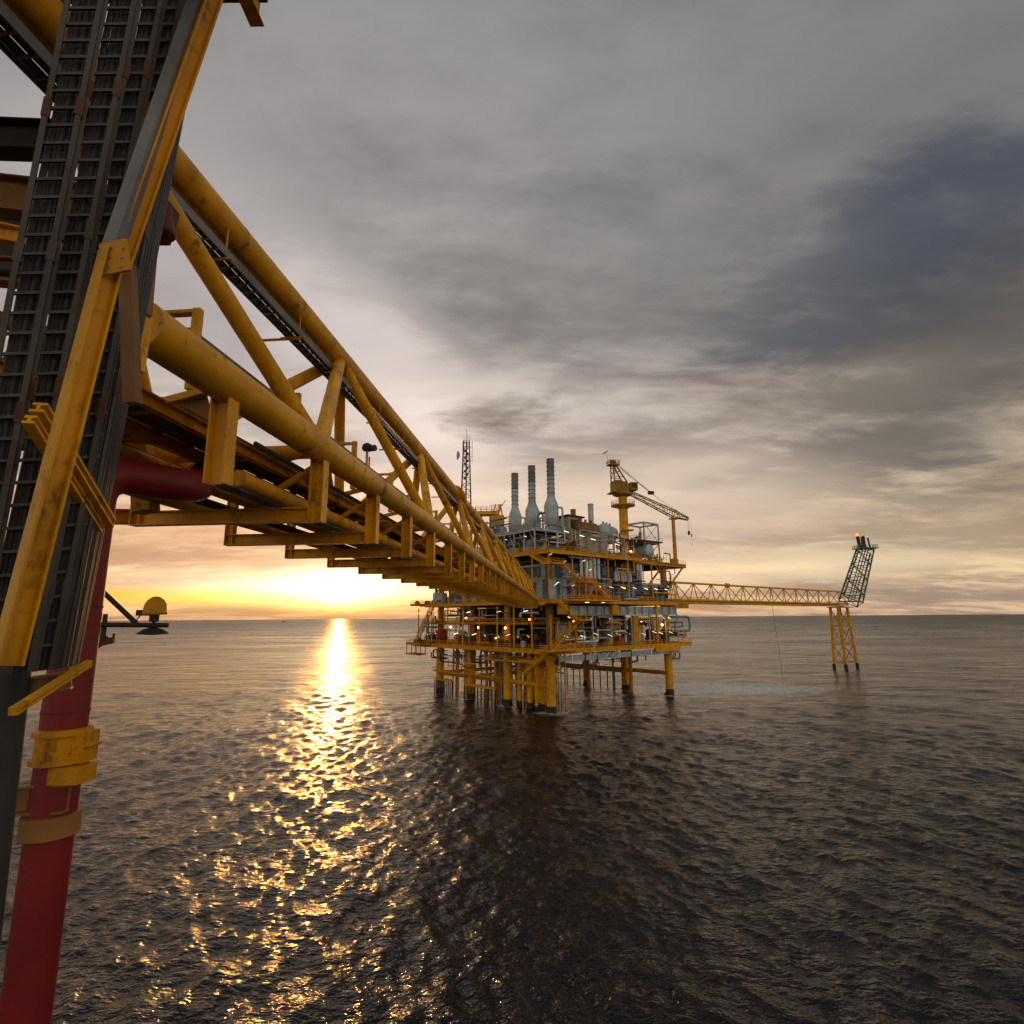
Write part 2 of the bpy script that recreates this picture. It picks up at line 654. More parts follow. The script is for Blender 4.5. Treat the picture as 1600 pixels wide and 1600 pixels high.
# ------------------------------------------------------------------ foot bridge to the platform
UB = 4.0
hz = ray(879, 965.5)
BAZ = math.atan2(hz.x, hz.y)
BD = V((math.sin(BAZ), math.cos(BAZ), 0))
BR = V((math.cos(BAZ), -math.sin(BAZ), 0))


def B(t, a, b):
    """bridge frame in units of UB: along, right, up, from the camera"""
    return V((0, 0, H)) + (BD * t + BR * a + Z * b) * UB


T0, T1 = 1.66, 33.4
aR, aL, aU = -1.42, -2.45, -1.93
bU = 2.28
bridge = thing('walkway_bridge', B(T1, aU, 1), 'long yellow tubular truss footbridge running from the upper left corner to the platform', 'bridge')
for nm, a, b, r in (('lower_chord', aR, 1.0, .345), ('lower_chord', aL, 1.0, .345), ('upper_chord', aU, bU, .36)):
    MB().tube(B(.7 if nm == 'upper_chord' else T0, a, b), B(T1, a, b), r, n=28).build(nm, 'yellow', bridge)
lower = [3.115 + 2.87 * k for k in range(-1, 11)]
upper = [4.55 + 2.87 * k for k in range(-1, 11)]
upper = [u for u in upper if u < T1]
for u in upper:
    for a in (aR, aL):
        for l in lower:
            if abs(abs(l - u) - 1.435) < .1 and l > T0:
                p0_, p1_ = B(u, aU, bU), B(l, a, 1.0)
                dd_ = (p1_ - p0_).normalized()
                MB().tube(p0_, p1_, .20, n=16).tube(p0_ + dd_ * .40, p0_ + dd_ * .47, .222, n=16).tube(p1_ - dd_ * .52, p1_ - dd_ * .45, .222, n=16).build('brace', 'yellow', bridge)
# sleeve where two lengths of the upper chord are joined, with bolted flange rings
mb = MB()
for dt in (-.22, -.12, .12, .22):
    mb.tube(B(10.29 + dt - .03, aU, bU), B(10.29 + dt + .03, aU, bU), .56, n=24)
mb.tube(B(10.06, aU, bU), B(10.52, aU, bU), .44, n=24)
mb.build('chord_sleeve', 'yellow_old', bridge)
# weld bands on the chords
for a, b, r in ((aR, 1.0, .352), (aU, bU, .367)):
    mb = MB()
    for k in range(1, 11):
        t = 2.9 + 2.75 * (k - 1)
        mb.tube(B(t - .006, a, b), B(t + .006, a, b), r, n=28, cap=False)
    mb.build('weld_band', 'yellow_old', bridge)
# cross members and plan bracing at the lower nodes
for i, l in enumerate(lower):
    if l < T0 or l > T1:
        continue
    MB().tube(B(l, aR, .98), B(l, aL, .98), .17, n=14).build('cross_tube', 'yellow', bridge)
    if i + 1 < len(lower) and lower[i + 1] < T1:
        x0, x1 = (aR, aL) if i % 2 else (aL, aR)
        MB().tube(B(l + .05, x0, .97), B(lower[i + 1] - .05, x1, .97), .15, n=14).build('plan_brace', 'yellow', bridge)
# hanging frames that carry the pipes
SP = .965
hang = [2.17 + SP * k for k in range(34) if 2.17 + SP * k < T1]
for k, t in enumerate(hang):
    MB().ibeam(B(t, aR, .97), B(t, aR, .555), .30, .34, up=BR).build('hanger', 'yellow', bridge)
    if k == 0:
        continue
    MB().ibeam(B(t, aR - .042, .60), B(t, aL - .12, .60), .26, .34).build('cross_beam', 'yellow', bridge)
    MB().ibeam(B(t, aL - .09, .97), B(t, aL - .09, .565), .22, .26, up=BR).build('hanger', 'yellow', bridge)
    MB().tube(B(t, aR - .02, .90), B(t, -1.86, .645), .075, n=10).build('knee_brace', 'yellow', bridge)
    if k < 26:
        x0_, x1_ = (-1.50, -2.40) if k % 2 else (-2.40, -1.50)
        MB().tube(B(t, x0_, .86), B(t + SP, x1_, .86), .085, n=8).build('plan_strut', 'yellow', bridge)
# deck: stringers and grating panels
for a in (-1.70, -2.02, -2.32):
    MB().ibeam(B(1.66, a, .90), B(T1, a, .90), .16, .26).build('stringer', 'yellow_old', bridge)
for k in range(0, len(hang)):
    t = 2.17 + SP * k
    if t > T1 - .5:
        continue
    mb = MB()
    mb.beam(B(t + .012, -1.86, .952), B(t + SP - .012, -1.86, .952), 1.3, .05)
    for j in range(4):
        tt = t + SP * (j + .5) / 4
        mb.beam(B(tt, -1.70, .935), B(tt, -2.02, .935), .08, .10)
    mb.build('grating_panel', 'grating', bridge)
# side kick plates of the walkway above the right chord, one per bay, with their brackets
for k in range(0, len(hang)):
    t = 2.17 + SP * k
    if t > T1 - .4:
        continue
    mb = MB()
    mb.beam(B(t + .006, -1.62, 1.215), B(t + SP - .006, -1.62, 1.215), .05, .44)
    mb.beam(B(t + .006, -1.64, 1.275), B(t + SP - .006, -1.64, 1.275), .20, .03)
    mb.build('side_plate', 'galv', bridge)
    mb = MB()
    mb.beam(B(t, -1.585, .98), B(t, -1.585, 1.36), .12, .14, up=BR)
    mb.beam(B(t, -1.595, 1.345), B(t, -1.76, 1.345), .16, .06)
    mb.beam(B(t, -1.46, .985), B(t, -1.70, .93), .10, .12)
    mb.build('plate_bracket', 'yellow', bridge)
    mb = MB()
    mb.beam(B(t + .01, -2.27, 1.16), B(t + SP - .01, -2.27, 1.16), .05, .22)
    mb.build('side_plate', 'galv', bridge)
# cable ladder slung under the upper chord
TA, TBb = aU + .01, 2.06
mb = MB()
for s in (-.055, .055):
    mb.beam(B(.8, TA + s, TBb), B(T1, TA + s, TBb), .04, .20)
tray = mb.build('cable_tray', 'galv', bridge)
mb = MB()
t = .8
while t < T1:
    mb.beam(B(t, TA - .05, TBb - .02), B(t, TA + .05, TBb - .02), .05, .03)
    t += .085
tag(mb.build('tray_rung', 'galv', tray), None, None, kind='stuff')
mb = MB()
for s in (-.035, -.012, .015, .036):
    mb.tube(B(.8, TA + s, TBb - .004), B(T1, TA + s, TBb - .004), .035, n=8)
mb.build('cable', 'dark', tray)
for k in range(1, 36):
    t = .9 + k * .92
    if t < T1:
        mb = MB()
        mb.tube(B(t, TA + .05, TBb), B(t, TA + .05, bU - .05), .022, n=6)
        mb.beam(B(t, TA - .09, TBb - .035), B(t, TA + .09, TBb - .035), .05, .05)
        if k % 3 == 0:
            mb.beam(B(t, TA - .25, TBb - .045), B(t, TA + .06, TBb - .045), .06, .06)
        mb.build('tray_hanger', 'yellow_old', bridge)
# pipes lying on the hanging frames and under the deck
for a, b, r, m in ((-1.60, .695, .17, 'yellow_old'), (-1.72, .675, .09, 'galv'), (-1.84, .70, .20, 'yellow_old'), (-2.08, .68, .10, 'rusty'),
                   (-2.28, .69, .15, 'yellow_old'), (-1.52, .87, .05, 'dark')):
    MB().tube(B(2.6, a, b), B(T1, a, b), r, n=14).build('pipe', m, bridge)
# work light standing on the side plate
wl = B(4.48, -1.62, 1.24)
fl = thing('bridge_floodlight', wl, 'small dark floodlight on a short post standing on the footbridge side plate', 'floodlight')
MB().tube(wl, wl + Z * .62, .045, n=8).tube(wl + BD * .25, wl + BD * .25 + Z * .5, .03, n=8).build('post', 'yellow_old', fl)
MB().lathe(wl + V((0, 0, .62)), [(.05, 0), (.16, .03), (.19, .12), (.15, .24), (.04, .3)], 12).build('lamp_head', 'dark', fl)
MB().tube(wl + V((.05, 0, .70)), wl + V((.30, -.1, .72)), .09, .11, n=10).build('lamp_visor', 'dark', fl)

# ------------------------------------------------------------------ edge of the near platform at the left
rack = thing('cable_rack', at(120, 1050, 7.6), 'upright grey cable ladders with yellow framing at the left edge', 'cable rack')
PX8 = ((-60, -8), (0, 44), (52, 84), (91, 115), (118, 131), (134, 141), (143, 148))


def rail_pt(px850, Y, py):
    return at(px850 + .195 * (850 - py), py, Y)


for i, (xa, xb) in enumerate(PX8):
    Ya, Yb = 5.2 + i * .20, 5.2 + i * .20 + .13
    pa0, pa1 = rail_pt(xa, Ya, 1058 - i * 3), rail_pt(xa, Ya, -60)
    pb0, pb1 = rail_pt(xb, Yb, 1055 - i * 3), rail_pt(xb, Yb, -60)
    fw = (pb0 - pa0).normalized()
    for a, b in ((pa0, pa1), (pb0, pb1)):
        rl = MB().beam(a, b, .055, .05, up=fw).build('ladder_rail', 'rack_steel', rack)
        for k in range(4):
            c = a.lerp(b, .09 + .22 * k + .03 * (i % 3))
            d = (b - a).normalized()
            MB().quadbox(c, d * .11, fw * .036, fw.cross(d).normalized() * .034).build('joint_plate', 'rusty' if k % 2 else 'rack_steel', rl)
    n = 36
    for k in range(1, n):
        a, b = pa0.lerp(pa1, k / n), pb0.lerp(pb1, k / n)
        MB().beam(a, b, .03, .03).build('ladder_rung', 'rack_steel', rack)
    back = V((-.25, .96, 0)) * .09
    for t in (.12, .31, .5, .69, .88):
        # cables sag and wander a little between their ties
        pts = []
        for k in range(9):
            w_ = .012 * math.sin(k * 2.1 + i * 1.7 + t * 9)
            pts.append(pa0.lerp(pb0, t).lerp(pa1.lerp(pb1, t), k / 8) + back + fw * w_)
        MB().sweep(pts, .026 + .014 * ((i * 3 + int(t * 10)) % 3) / 2, 8).build('cable', 'dark', rack)
for (x0, y0, Y0, x1, y1, Y1, w) in ((60, 636, 4.95, 171, 818, 6.5, .12), (46, 655, 4.9, 154, 826, 6.4, .10), (20, 1112, 5.2, 139, 1036, 6.6, .07)):
    MB().ibeam(at(x0, y0, Y0), at(x1, y1, Y1), w, w).build('rack_beam', 'yellow', rack)
MB().beam(rail_pt(151, 6.6, 1052), rail_pt(151, 6.6, 560), .04, .05, up=V((0, 1, 0))).build('rack_post', 'yellow', rack)
MB().beam(at(199, 414, 5.6), at(207, 630, 5.8), .14, .12, up=V((0, 1, 0))).build('cable_duct', 'brown', rack)

near = thing('near_platform', at(60, 900, 6.2), 'shadowed yellow legs, girders and deck edge of the near platform at upper left', 'platform')
MB().ibeam(at(176, 395, 5.0), at(10, 1040, 4.75), .17, .18, up=V((.55, 1, 0)), t=.022).build('inclined_column', 'yellow', near)
MB().ibeam(at(356, -70, 6.0), at(186, 412, 5.3), .15, .18, up=V((.55, 1, 0)), t=.022).build('inclined_column', 'yellow_old', near)
MB().beam(at(332, -70, 5.9), at(172, 402, 5.2), .13, .15, up=V((0, 1, 0))).build('column_flange', 'galv', near)
MB().beam(at(274, -60, 6.7), at(226, 492, 6.7), .11, .14, up=V((0, 1, 0))).build('post', 'brown', near)
MB().beam(at(226, 488, 6.75), at(212, 578, 6.75), .12, .18, up=V((0, 1, 0))).build('post', 'yellow', near)
gp = MB().quadbox(at(180, 402, 4.93), V((.13, 0, .03)), V((0, .012, 0)), V((-.04, 0, .17))).build('gusset_plate', 'yellow_old', near)
for k in range(6):
    c_ = at(180, 402, 4.91) + V((.06 if k % 2 else -.06, 0, .10 * (k // 2 - 1)))
    MB().tube(c_, c_ + V((0, .03, 0)), .014, n=6).build('bolt', 'galv', gp)
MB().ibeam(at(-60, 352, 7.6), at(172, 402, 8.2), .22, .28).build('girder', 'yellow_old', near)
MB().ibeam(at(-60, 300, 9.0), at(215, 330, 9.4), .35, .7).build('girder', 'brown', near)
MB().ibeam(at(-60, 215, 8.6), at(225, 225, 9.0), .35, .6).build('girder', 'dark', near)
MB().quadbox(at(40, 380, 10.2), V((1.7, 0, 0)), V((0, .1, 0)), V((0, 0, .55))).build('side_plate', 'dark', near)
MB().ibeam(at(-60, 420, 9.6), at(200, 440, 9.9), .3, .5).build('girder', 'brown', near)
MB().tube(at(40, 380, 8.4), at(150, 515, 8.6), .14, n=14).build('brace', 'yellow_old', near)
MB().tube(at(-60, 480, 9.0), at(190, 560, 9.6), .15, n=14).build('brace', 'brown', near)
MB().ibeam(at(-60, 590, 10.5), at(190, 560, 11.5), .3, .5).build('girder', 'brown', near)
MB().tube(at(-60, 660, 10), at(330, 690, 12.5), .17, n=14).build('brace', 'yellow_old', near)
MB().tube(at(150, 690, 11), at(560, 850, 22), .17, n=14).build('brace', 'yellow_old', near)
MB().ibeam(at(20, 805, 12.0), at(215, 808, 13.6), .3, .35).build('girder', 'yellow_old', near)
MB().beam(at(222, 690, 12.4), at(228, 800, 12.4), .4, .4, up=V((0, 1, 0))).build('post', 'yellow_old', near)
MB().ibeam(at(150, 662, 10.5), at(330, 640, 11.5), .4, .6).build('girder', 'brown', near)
for (x0, x1, r_) in ((24, -50, .16),):
    MB().tube(at(x0, 1040, 6.9), at(x1, 1660, 6.9), r_, n=18).build('support_leg', 'dark', near)
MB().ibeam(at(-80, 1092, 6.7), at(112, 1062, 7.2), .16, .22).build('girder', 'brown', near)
# deck of the near platform overhead
dk = MB().quadbox(V((-9.0, 5.2, 34.2)), V((4.6, 0, 0)), V((0, 3.2, 0)), V((0, 0, .12))).build('deck_plate', 'dark', near)
for y in (2.6, 4.2, 5.8, 7.4):
    MB().ibeam(V((-13.4, y, 33.8)), V((-4.6, y, 33.8)), .25, .5).build('deck_beam', 'brown', dk)
MB().ibeam(V((-4.55, 2.0, 33.85)), V((-4.55, 8.4, 33.85)), .25, .6).build('edge_beam', 'yellow_old', dk)
for (x0, y0, x1, y1, Y, r) in ((-40, 700, 120, 350, 8.2, .14), (40, 700, 60, 300, 9.4, .2), (-30, 420, 140, 430, 8.8, .12)):
    MB().tube(at(x0, y0, Y), at(x1, y1, Y), r, n=12).build('pipe', 'dark', near)
hood = at(250, 352, 8.4)
hd = MB()
hd.quadbox(hood + V((-.1, 0, .10)), V((.20, 0, 0)), V((0, .25, 0)), V((.05, 0, .30)))
hd.lathe(hood + V((.05, 0, -.18)), [(.20, 0), (.22, .05), (.12, .35), (.10, .6)], 14)
tag(hd.build('vent_hood', 'maroon'), 'dark maroon vent hood hanging at the top left beside the column', 'vent')
# red riser
rz = at(131, 900, 9.2)
r0 = V((rz.x, rz.y, 0))
top = at(155, 736, 9.2)
el1 = at(304, 764, 10.5)
el1.z = top.z
rp = thing('riser_pipe', V((rz.x, rz.y, 0)), 'thick dark red riser pipe rising from the sea and bending under the footbridge', 'pipe')
MB().sweep([V((rz.x, rz.y, -2)), V((rz.x, rz.y, top.z)), el1 + V((.05, 0, 0)), el1 + V((-1.25, 2.3, .85))], .31, n=26, bend=.55).build('pipe', 'red', rp)
for z in (24.6, 23.2, 21.6):
    MB().tube(V((rz.x, rz.y, z)), V((rz.x, rz.y, z + .035)), .32, n=26, cap=False).build('weld_band', 'maroon', rp)
d_ = (el1 - top).normalized()
MB().tube(el1 - d_ * .75, el1 - d_ * .72, .32, n=26, cap=False).build('weld_band', 'maroon', rp)
zc = at(120, 1160, rz.y).z
mb = MB()
mb.lathe(V((rz.x, rz.y, zc - .28)), [(.32, 0), (.38, 0), (.38, .08), (.33, .09), (.33, .40), (.38, .41), (.38, .48), (.31, .5)], 22)
mb.quadbox(V((rz.x + .36, rz.y, zc - .05)), V((.10, 0, 0)), V((0, .16, 0)), V((0, 0, .22)))
mb.quadbox(V((rz.x + .30, rz.y - .1, zc - .42)), V((.22, 0, 0)), V((0, .2, 0)), V((0, 0, .12)))
for k in range(4):
    mb.tube(V((rz.x + .36 - .1 + .07 * k, rz.y - .2, zc - .12 + .08 * (k % 2))), V((rz.x + .36 - .1 + .07 * k, rz.y + .2, zc - .12 + .08 * (k % 2))), .022, n=6)
mb.build('riser_clamp', 'yellow_old', rp)
mb = MB()
mb.ibeam(V((rz.x - 4, rz.y - .5, zc - .75)), V((rz.x + .3, rz.y - .1, zc - .75)), .3, .4)
mb.lathe(V((rz.x, rz.y, zc - 1.3)), [(.31, 0), (.38, 0), (.38, .3), (.31, .3)], 22)
mb.build('clamp_bracket', 'brown', rp)

# navigation lantern on its bracket arm
nv = at(240, 975, 11.0)
nav = thing('navigation_lantern', nv, 'yellow domed lantern above a dark cone on a bracket arm at the left edge', 'lantern')
MB().tube(at(128, 976, 10.6), at(263, 977, 11.0), .045, n=10).build('arm', 'dark', nav)
MB().tube(at(140, 905, 10.6), at(213, 974, 10.9), .045, n=10).build('arm_stay', 'dark', nav)
s = 11.0 / FPX
MB().lathe(nv + Z * (14 * s), [(.02, 0), (.20, .0), (.215, .03), (.20, .06), (.20, .12), (.185, .2), (.14, .28), (.07, .335), (.01, .35)], 22).build('dome', 'yellow', nav)
MB().lathe(nv + Z * (3 * s), [(.03, -.06), (.03, 0), (.085, .01), (.085, .13), (.11, .14)], 14).build('neck', 'dark', nav)
MB().quadbox(nv + V((-.20, 0, 17 * s)), V((.10, 0, 0)), V((0, .1, 0)), V((0, 0, .055))).build('junction_box', 'dark', nav)
MB().lathe(nv + Z * (-15 * s), [(.05, -.02), (.275, 0), (.26, .02), (.17, .085), (.06, .125), (.03, .15)], 22).build('cone', 'dark', nav)
MB().sweep([nv + V((-.26, 0, .19)), nv + V((-.33, 0, .08)), nv + V((-.4, 0, .02))], .012, 6).build('cable', 'dark', nav)
nz = at(160, 1000, 10.8)
noz = thing('spray_nozzle', nz, 'small upright nozzle on a rusty bracket beside the red riser', 'nozzle')
MB().tube(nz, nz + Z * .48, .05, .04, n=10).lathe(nz, [(.09, 0), (.09, .06), (.05, .08)], 10).build('nozzle', 'dark', noz)
mb = MB()
mb.beam(at(128, 1010, 10.6), at(178, 1000, 10.8), .2, .12)
mb.beam(at(130, 1024, 10.6), at(158, 1006, 10.7), .08, .08)
mb.tube(at(177, 998, 10.8), at(178, 990, 10.8), .02, n=6)
mb.build('bracket', 'rusty', noz)

# ------------------------------------------------------------------ production platform
plat = thing('production_platform', P(0, 0, 0), 'huge multi-deck yellow and grey offshore platform standing on legs in the sea', 'platform')


def cyl(name, mat, p, q, z0, z1, r, parent=plat, n=18):
    return MB().tube(P(p, q, z0), P(p, q, z1), r, n=n).build(name, mat, parent)


LEGP = (0, 16.7, 33.4, 50.0)
for q in (0.0, 49.0):
    for p in LEGP:
        lg = cyl('jacket_leg', 'yellow', p, q, 1.7, 13.6, 1.2, n=24)
        MB().tube(P(p, q, 13.6), P(p, q, 39.0), .95, n=24).build('deck_column', 'brown' if (p, q) == (0, 0.0) else 'yellow', lg)
        MB().tube(P(p, q, -8), P(p, q, 1.7), 1.22, n=24).build('splash_zone', 'splash', lg)
        MB().tube(P(p, q, 12.4), P(p, q, 13.2), 1.4, n=24).build('collar', 'yellow_old', lg)
    for a, b in zip(LEGP, LEGP[1:]):
        MB().tube(P(a, q, 6.3), P(b, q, 6.3), .62, n=16).build('jacket_brace', 'yellow_old', plat)
        MB().tube(P(a, q, 1.5), P(a + (b - a) * .25, q, -3), .5, n=12).build('jacket_brace', 'splash', plat)
MB().tube(P(50, 0, 6.3), P(50, 49, 6.3), .55, n=16).build('jacket_brace', 'yellow_old', plat)
# conductors and caissons
for k, (p, q, r) in enumerate(((4.2, 1.2, .50), (6.6, 2.2, .62), (8.4, .6, .62), (10.4, 2.0, .62), (12.4, .6, .55), (14.2, 1.8, .6), (6.0, 4.5, .6), (9.0, 4.8, .6), (12.0, 5.0, .6), (3.0, -2.2, .40))):
    c = cyl('conductor', 'yellow' if k % 3 else 'orange', p, q, 1.6, 14.0, r)
    MB().tube(P(p, q, -5), P(p, q, 1.6), r + .03, n=14).build('splash_zone', 'splash', c)
    MB().tube(P(p, q, 7.0), P(p, q, 7.5), r + .12, n=14).build('collar', 'yellow_old', c)
for k, (p, q, r) in enumerate(((20, 0, .28), (24, 1.5, .35), (27, .5, .2), (30, 3, .4), (38, 1, .3), (43, 2, .25), (50, 20, .30), (50, 26, .45), (50, 31, .25), (50, 36, .5), (49, 41, .3), (30, 46, .45), (20, 47, .3), (12, 46, .6))):
    cyl('caisson', 'galv' if k % 3 == 0 else 'yellow_old', p, q, -4, 14.2, r, n=12)
# fender pickets round the waterline
for (p0, q0, p1, q1, zt_, m) in ((50.5, -1.5, 41, -1.5, 4.6, 'yellow_old'), (34.5, -1.6, 20, -1.6, 4.2, 'orange'), (51.5, 14, 51.5, 44, 4.4, 'yellow_old'), (46, 49, 18, 49, 5.6, 'yellow_old')):
    rail = MB().ibeam(P(p0, q0, zt_), P(p1, q1, zt_), .5, .7).build('fender_beam', m, plat)
    n = 9
    for k in range(n + 1):
        t = k / n
        a = P(p0 + (p1 - p0) * t, q0 + (q1 - q0) * t, 0)
        MB().tube(a + Z * -2, a + Z * (zt_ - .36), .19, n=8).build('fender_picket', 'splash', rail)


def railing(parent, pts, h=1.15, mat='yellow', step=1.9, r=.045):
    mb = MB()
    for a, b in zip(pts, pts[1:]):
        for k in (h, h * .55):
            mb.beam(a + Z * k, b + Z * k, r * 2, r * 2)
        mb.beam(a + Z * .12, b + Z * .12, .03, .2)
        n = max(1, int((b - a).length / step))
        for i in range(n + 1):
            c = a.lerp(b, i / n)
            mb.beam(c, c + Z * h, r * 2, r * 2)
    return mb.build('railing', mat, parent)


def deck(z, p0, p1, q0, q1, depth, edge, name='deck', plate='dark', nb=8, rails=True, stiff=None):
    pc, qc = (p0 + p1) / 2, (q0 + q1) / 2
    d = MB().quadbox(P(pc, qc, z - .1), E1 * ((p1 - p0) / 2 - .05), E2 * ((q1 - q0) / 2 - .05), Z * .1).build(name, plate, plat)
    zc = z - depth / 2 + .1
    for (a, b) in ((P(p0, q0, zc), P(p1, q0, zc)), (P(p0, q0 + .2, zc), P(p0, q1 - .2, zc)), (P(p0, q1, zc), P(p1, q1, zc)), (P(p1, q0 + .2, zc), P(p1, q1 - .2, zc))):
        MB().ibeam(a, b, .38, depth, t=.08).build('edge_beam', edge, d)
    for k in range(1, nb):
        q = q0 + (q1 - q0) * k / nb
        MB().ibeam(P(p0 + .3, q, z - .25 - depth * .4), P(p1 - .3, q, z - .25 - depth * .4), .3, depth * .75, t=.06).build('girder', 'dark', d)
    if stiff:
        for k in range(int((q1 - q0) / 2.6)):
            MB().quadbox(P(p0 - .12, q0 + .8 + k * 2.6, zc), E1 * .10, E2 * .05, Z * (depth / 2 - .12)).build('stiffener', edge, d)
        for k in range(int((p1 - p0) / 2.6)):
            MB().quadbox(P(p0 + .8 + k * 2.6, q0 - .12, zc), E2 * .10, E1 * .05, Z * (depth / 2 - .12)).build('stiffener', edge, d)
    if rails:
        railing(d, [P(p0, q1, z), P(p0, q0, z), P(p1, q0, z), P(p1, q1, z)], mat='yellow' if rails is True else rails)
    return d


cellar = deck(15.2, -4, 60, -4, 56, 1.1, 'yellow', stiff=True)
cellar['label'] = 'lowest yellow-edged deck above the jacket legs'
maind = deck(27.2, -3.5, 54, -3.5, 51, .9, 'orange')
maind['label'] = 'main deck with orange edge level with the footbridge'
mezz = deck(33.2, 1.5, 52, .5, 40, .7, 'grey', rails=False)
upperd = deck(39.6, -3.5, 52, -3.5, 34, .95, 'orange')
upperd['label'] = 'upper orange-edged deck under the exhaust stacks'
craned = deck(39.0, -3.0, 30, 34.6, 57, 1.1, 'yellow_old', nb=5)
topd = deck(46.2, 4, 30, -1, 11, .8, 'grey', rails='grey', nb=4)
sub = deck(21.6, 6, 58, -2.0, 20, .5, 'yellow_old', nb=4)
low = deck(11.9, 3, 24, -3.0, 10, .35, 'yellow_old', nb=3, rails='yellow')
out1 = deck(27.4, 54.6, 59, -6, 4, .6, 'yellow_old', nb=3)
out2 = deck(15.4, 49, 57.5, -8.0, -4.6, .6, 'yellow_old', nb=2)
out3 = deck(17.4, 2, 12, 56.6, 62, .5, 'yellow_old', nb=2)
drop = deck(12.2, 51, 57.5, -8.0, -4.6, .4, 'yellow_old', nb=2, rails=False)
for p in (51.2, 54.2, 57.3):
    for q in (-7.9, -4.8):
        MB().beam(P(p, q, 12.2), P(p, q, 15), .2, .2, up=E1).build('hanger_post', 'yellow_old', drop)
# deep grey plate girder under the right part of the main deck, with stiffeners, each bay a panel
for k in range(14):
    q = 4.5 + k * 3.25
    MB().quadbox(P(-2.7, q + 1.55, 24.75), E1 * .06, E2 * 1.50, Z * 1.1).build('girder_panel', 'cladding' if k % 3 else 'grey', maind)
    MB().quadbox(P(-3.0, q + 3.14, 24.75), E1 * .35, E2 * .07, Z * 1.15).build('girder_stiffener', 'grey', maind)
MB().quadbox(P(-2.9, 27, 23.5), E1 * .5, E2 * 23, Z * .10).build('girder_flange', 'grey', maind)
for q in (1.2, 21.0):
    MB().quadbox(P(-3.3, q, 24.9), E1 * .55, E2 * 1.3, Z * 1.2).build('box_bracket', 'orange', maind)
for k in range(11):
    q = 1 + k * 4.6
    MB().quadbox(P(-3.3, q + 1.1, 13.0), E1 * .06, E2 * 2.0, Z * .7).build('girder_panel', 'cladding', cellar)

# cladding walls: corrugated panels, one object each
def corr_panel(w, h, rib=.40, d=.10):
    me_v, me_f = [], []
    n = max(2, int(w / rib))
    xs, zs = [], []
    for i in range(n):
        x = i * w / n
        s = w / n
        xs += [x, x + .35 * s, x + .5 * s, x + .85 * s]
        zs += [0, 0, d, d]
    xs.append(w)
    zs.append(0)
    return xs, zs, h


def wall(parent, a, b, z0, z1, pw, mat, nout):
    L = (b - a).length
    n = max(1, round(L / pw))
    d = (b - a).normalized()
    for i in range(n):
        w = L / n - .06
        xs, zs, _ = corr_panel(w, z1 - z0)
        o = a + d * (L / n * i + .03)
        mb = MB()
        for x, y in zip(xs, zs):
            mb.v.append(o + d * x + nout * y + Z * z0)
            mb.v.append(o + d * x + nout * y + Z * z1)
        for k in range(len(xs) - 1):
            mb.f.append((2 * k, 2 * k + 2, 2 * k + 3, 2 * k + 1))
        i0 = len(mb.v)
        for x in (0, w):
            for zz_ in (z0, z1):
                mb.v.append(o + d * x - nout * .12 + Z * zz_)
        mb.f.append((i0, i0 + 1, i0 + 3, i0 + 2))
        mb.f.append((1, 2 * len(xs) - 1, i0 + 3, i0 + 1))
        m = mat if mat != 'cladding' else random.choice(('cladding', 'cladding', 'grey', 'cladding_shade', 'cladding_shade'))  # dark panels put the shade between ribs into the colour
        mb.build('wall_panel', m, parent, smooth=False)


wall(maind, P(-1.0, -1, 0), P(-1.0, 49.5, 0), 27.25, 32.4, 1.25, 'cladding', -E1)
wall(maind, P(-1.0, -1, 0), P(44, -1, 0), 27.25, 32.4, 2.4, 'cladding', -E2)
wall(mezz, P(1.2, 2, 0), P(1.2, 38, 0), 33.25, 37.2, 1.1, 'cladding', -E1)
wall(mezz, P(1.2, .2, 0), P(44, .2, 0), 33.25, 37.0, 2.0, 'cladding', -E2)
MB().beam(P(-1.3, 3, 32.6), P(-1.3, 49.5, 32.6), .5, .3).build('wall_cap', 'grey', maind)
MB().beam(P(-1.35, 14, 32.95), P(-1.35, 34, 32.95), 1.2, .18).build('canopy', 'dark', maind)
# bulkheads inside the lower storey
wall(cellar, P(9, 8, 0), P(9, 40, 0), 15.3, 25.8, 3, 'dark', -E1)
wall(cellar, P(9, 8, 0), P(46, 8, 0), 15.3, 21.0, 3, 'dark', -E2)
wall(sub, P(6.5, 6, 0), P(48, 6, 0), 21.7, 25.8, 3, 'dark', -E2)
# white bottle racks on the right face
for (q0, n, sp, zb_, zt_, r) in ((9.6, 1, 1.4, 33.4, 39.2, .42), (11.4, 3, 1.55, 33.0, 38.9, .62), (16.4, 1, 1, 33.0, 38.9, .4), (23.4, 2, 1.15, 32.6, 35.6, .42), (26.2, 4, 1.2, 32.6, 35.5, .42), (33.2, 2, 1.5, 33.2, 38.2, .5)):
    for k in range(n):
        MB().lathe(P(-2.3, q0 + k * sp, zb_), [(r * .7, 0), (r, .12), (r, zt_ - zb_ - .5), (r * .8, zt_ - zb_ - .2), (r * .35, zt_ - zb_)], 14).build('gas_bottle', 'white', mezz)
for (q0, q1, z_) in ((9, 17.2, 32.75), (22.6, 30.8, 32.45), (32.4, 35.6, 33.05)):
    MB().quadbox(P(-2.4, (q0 + q1) / 2, z_), E1 * .9, E2 * ((q1 - q0) / 2), Z * .12).build('bottle_shelf', 'dark', mezz)
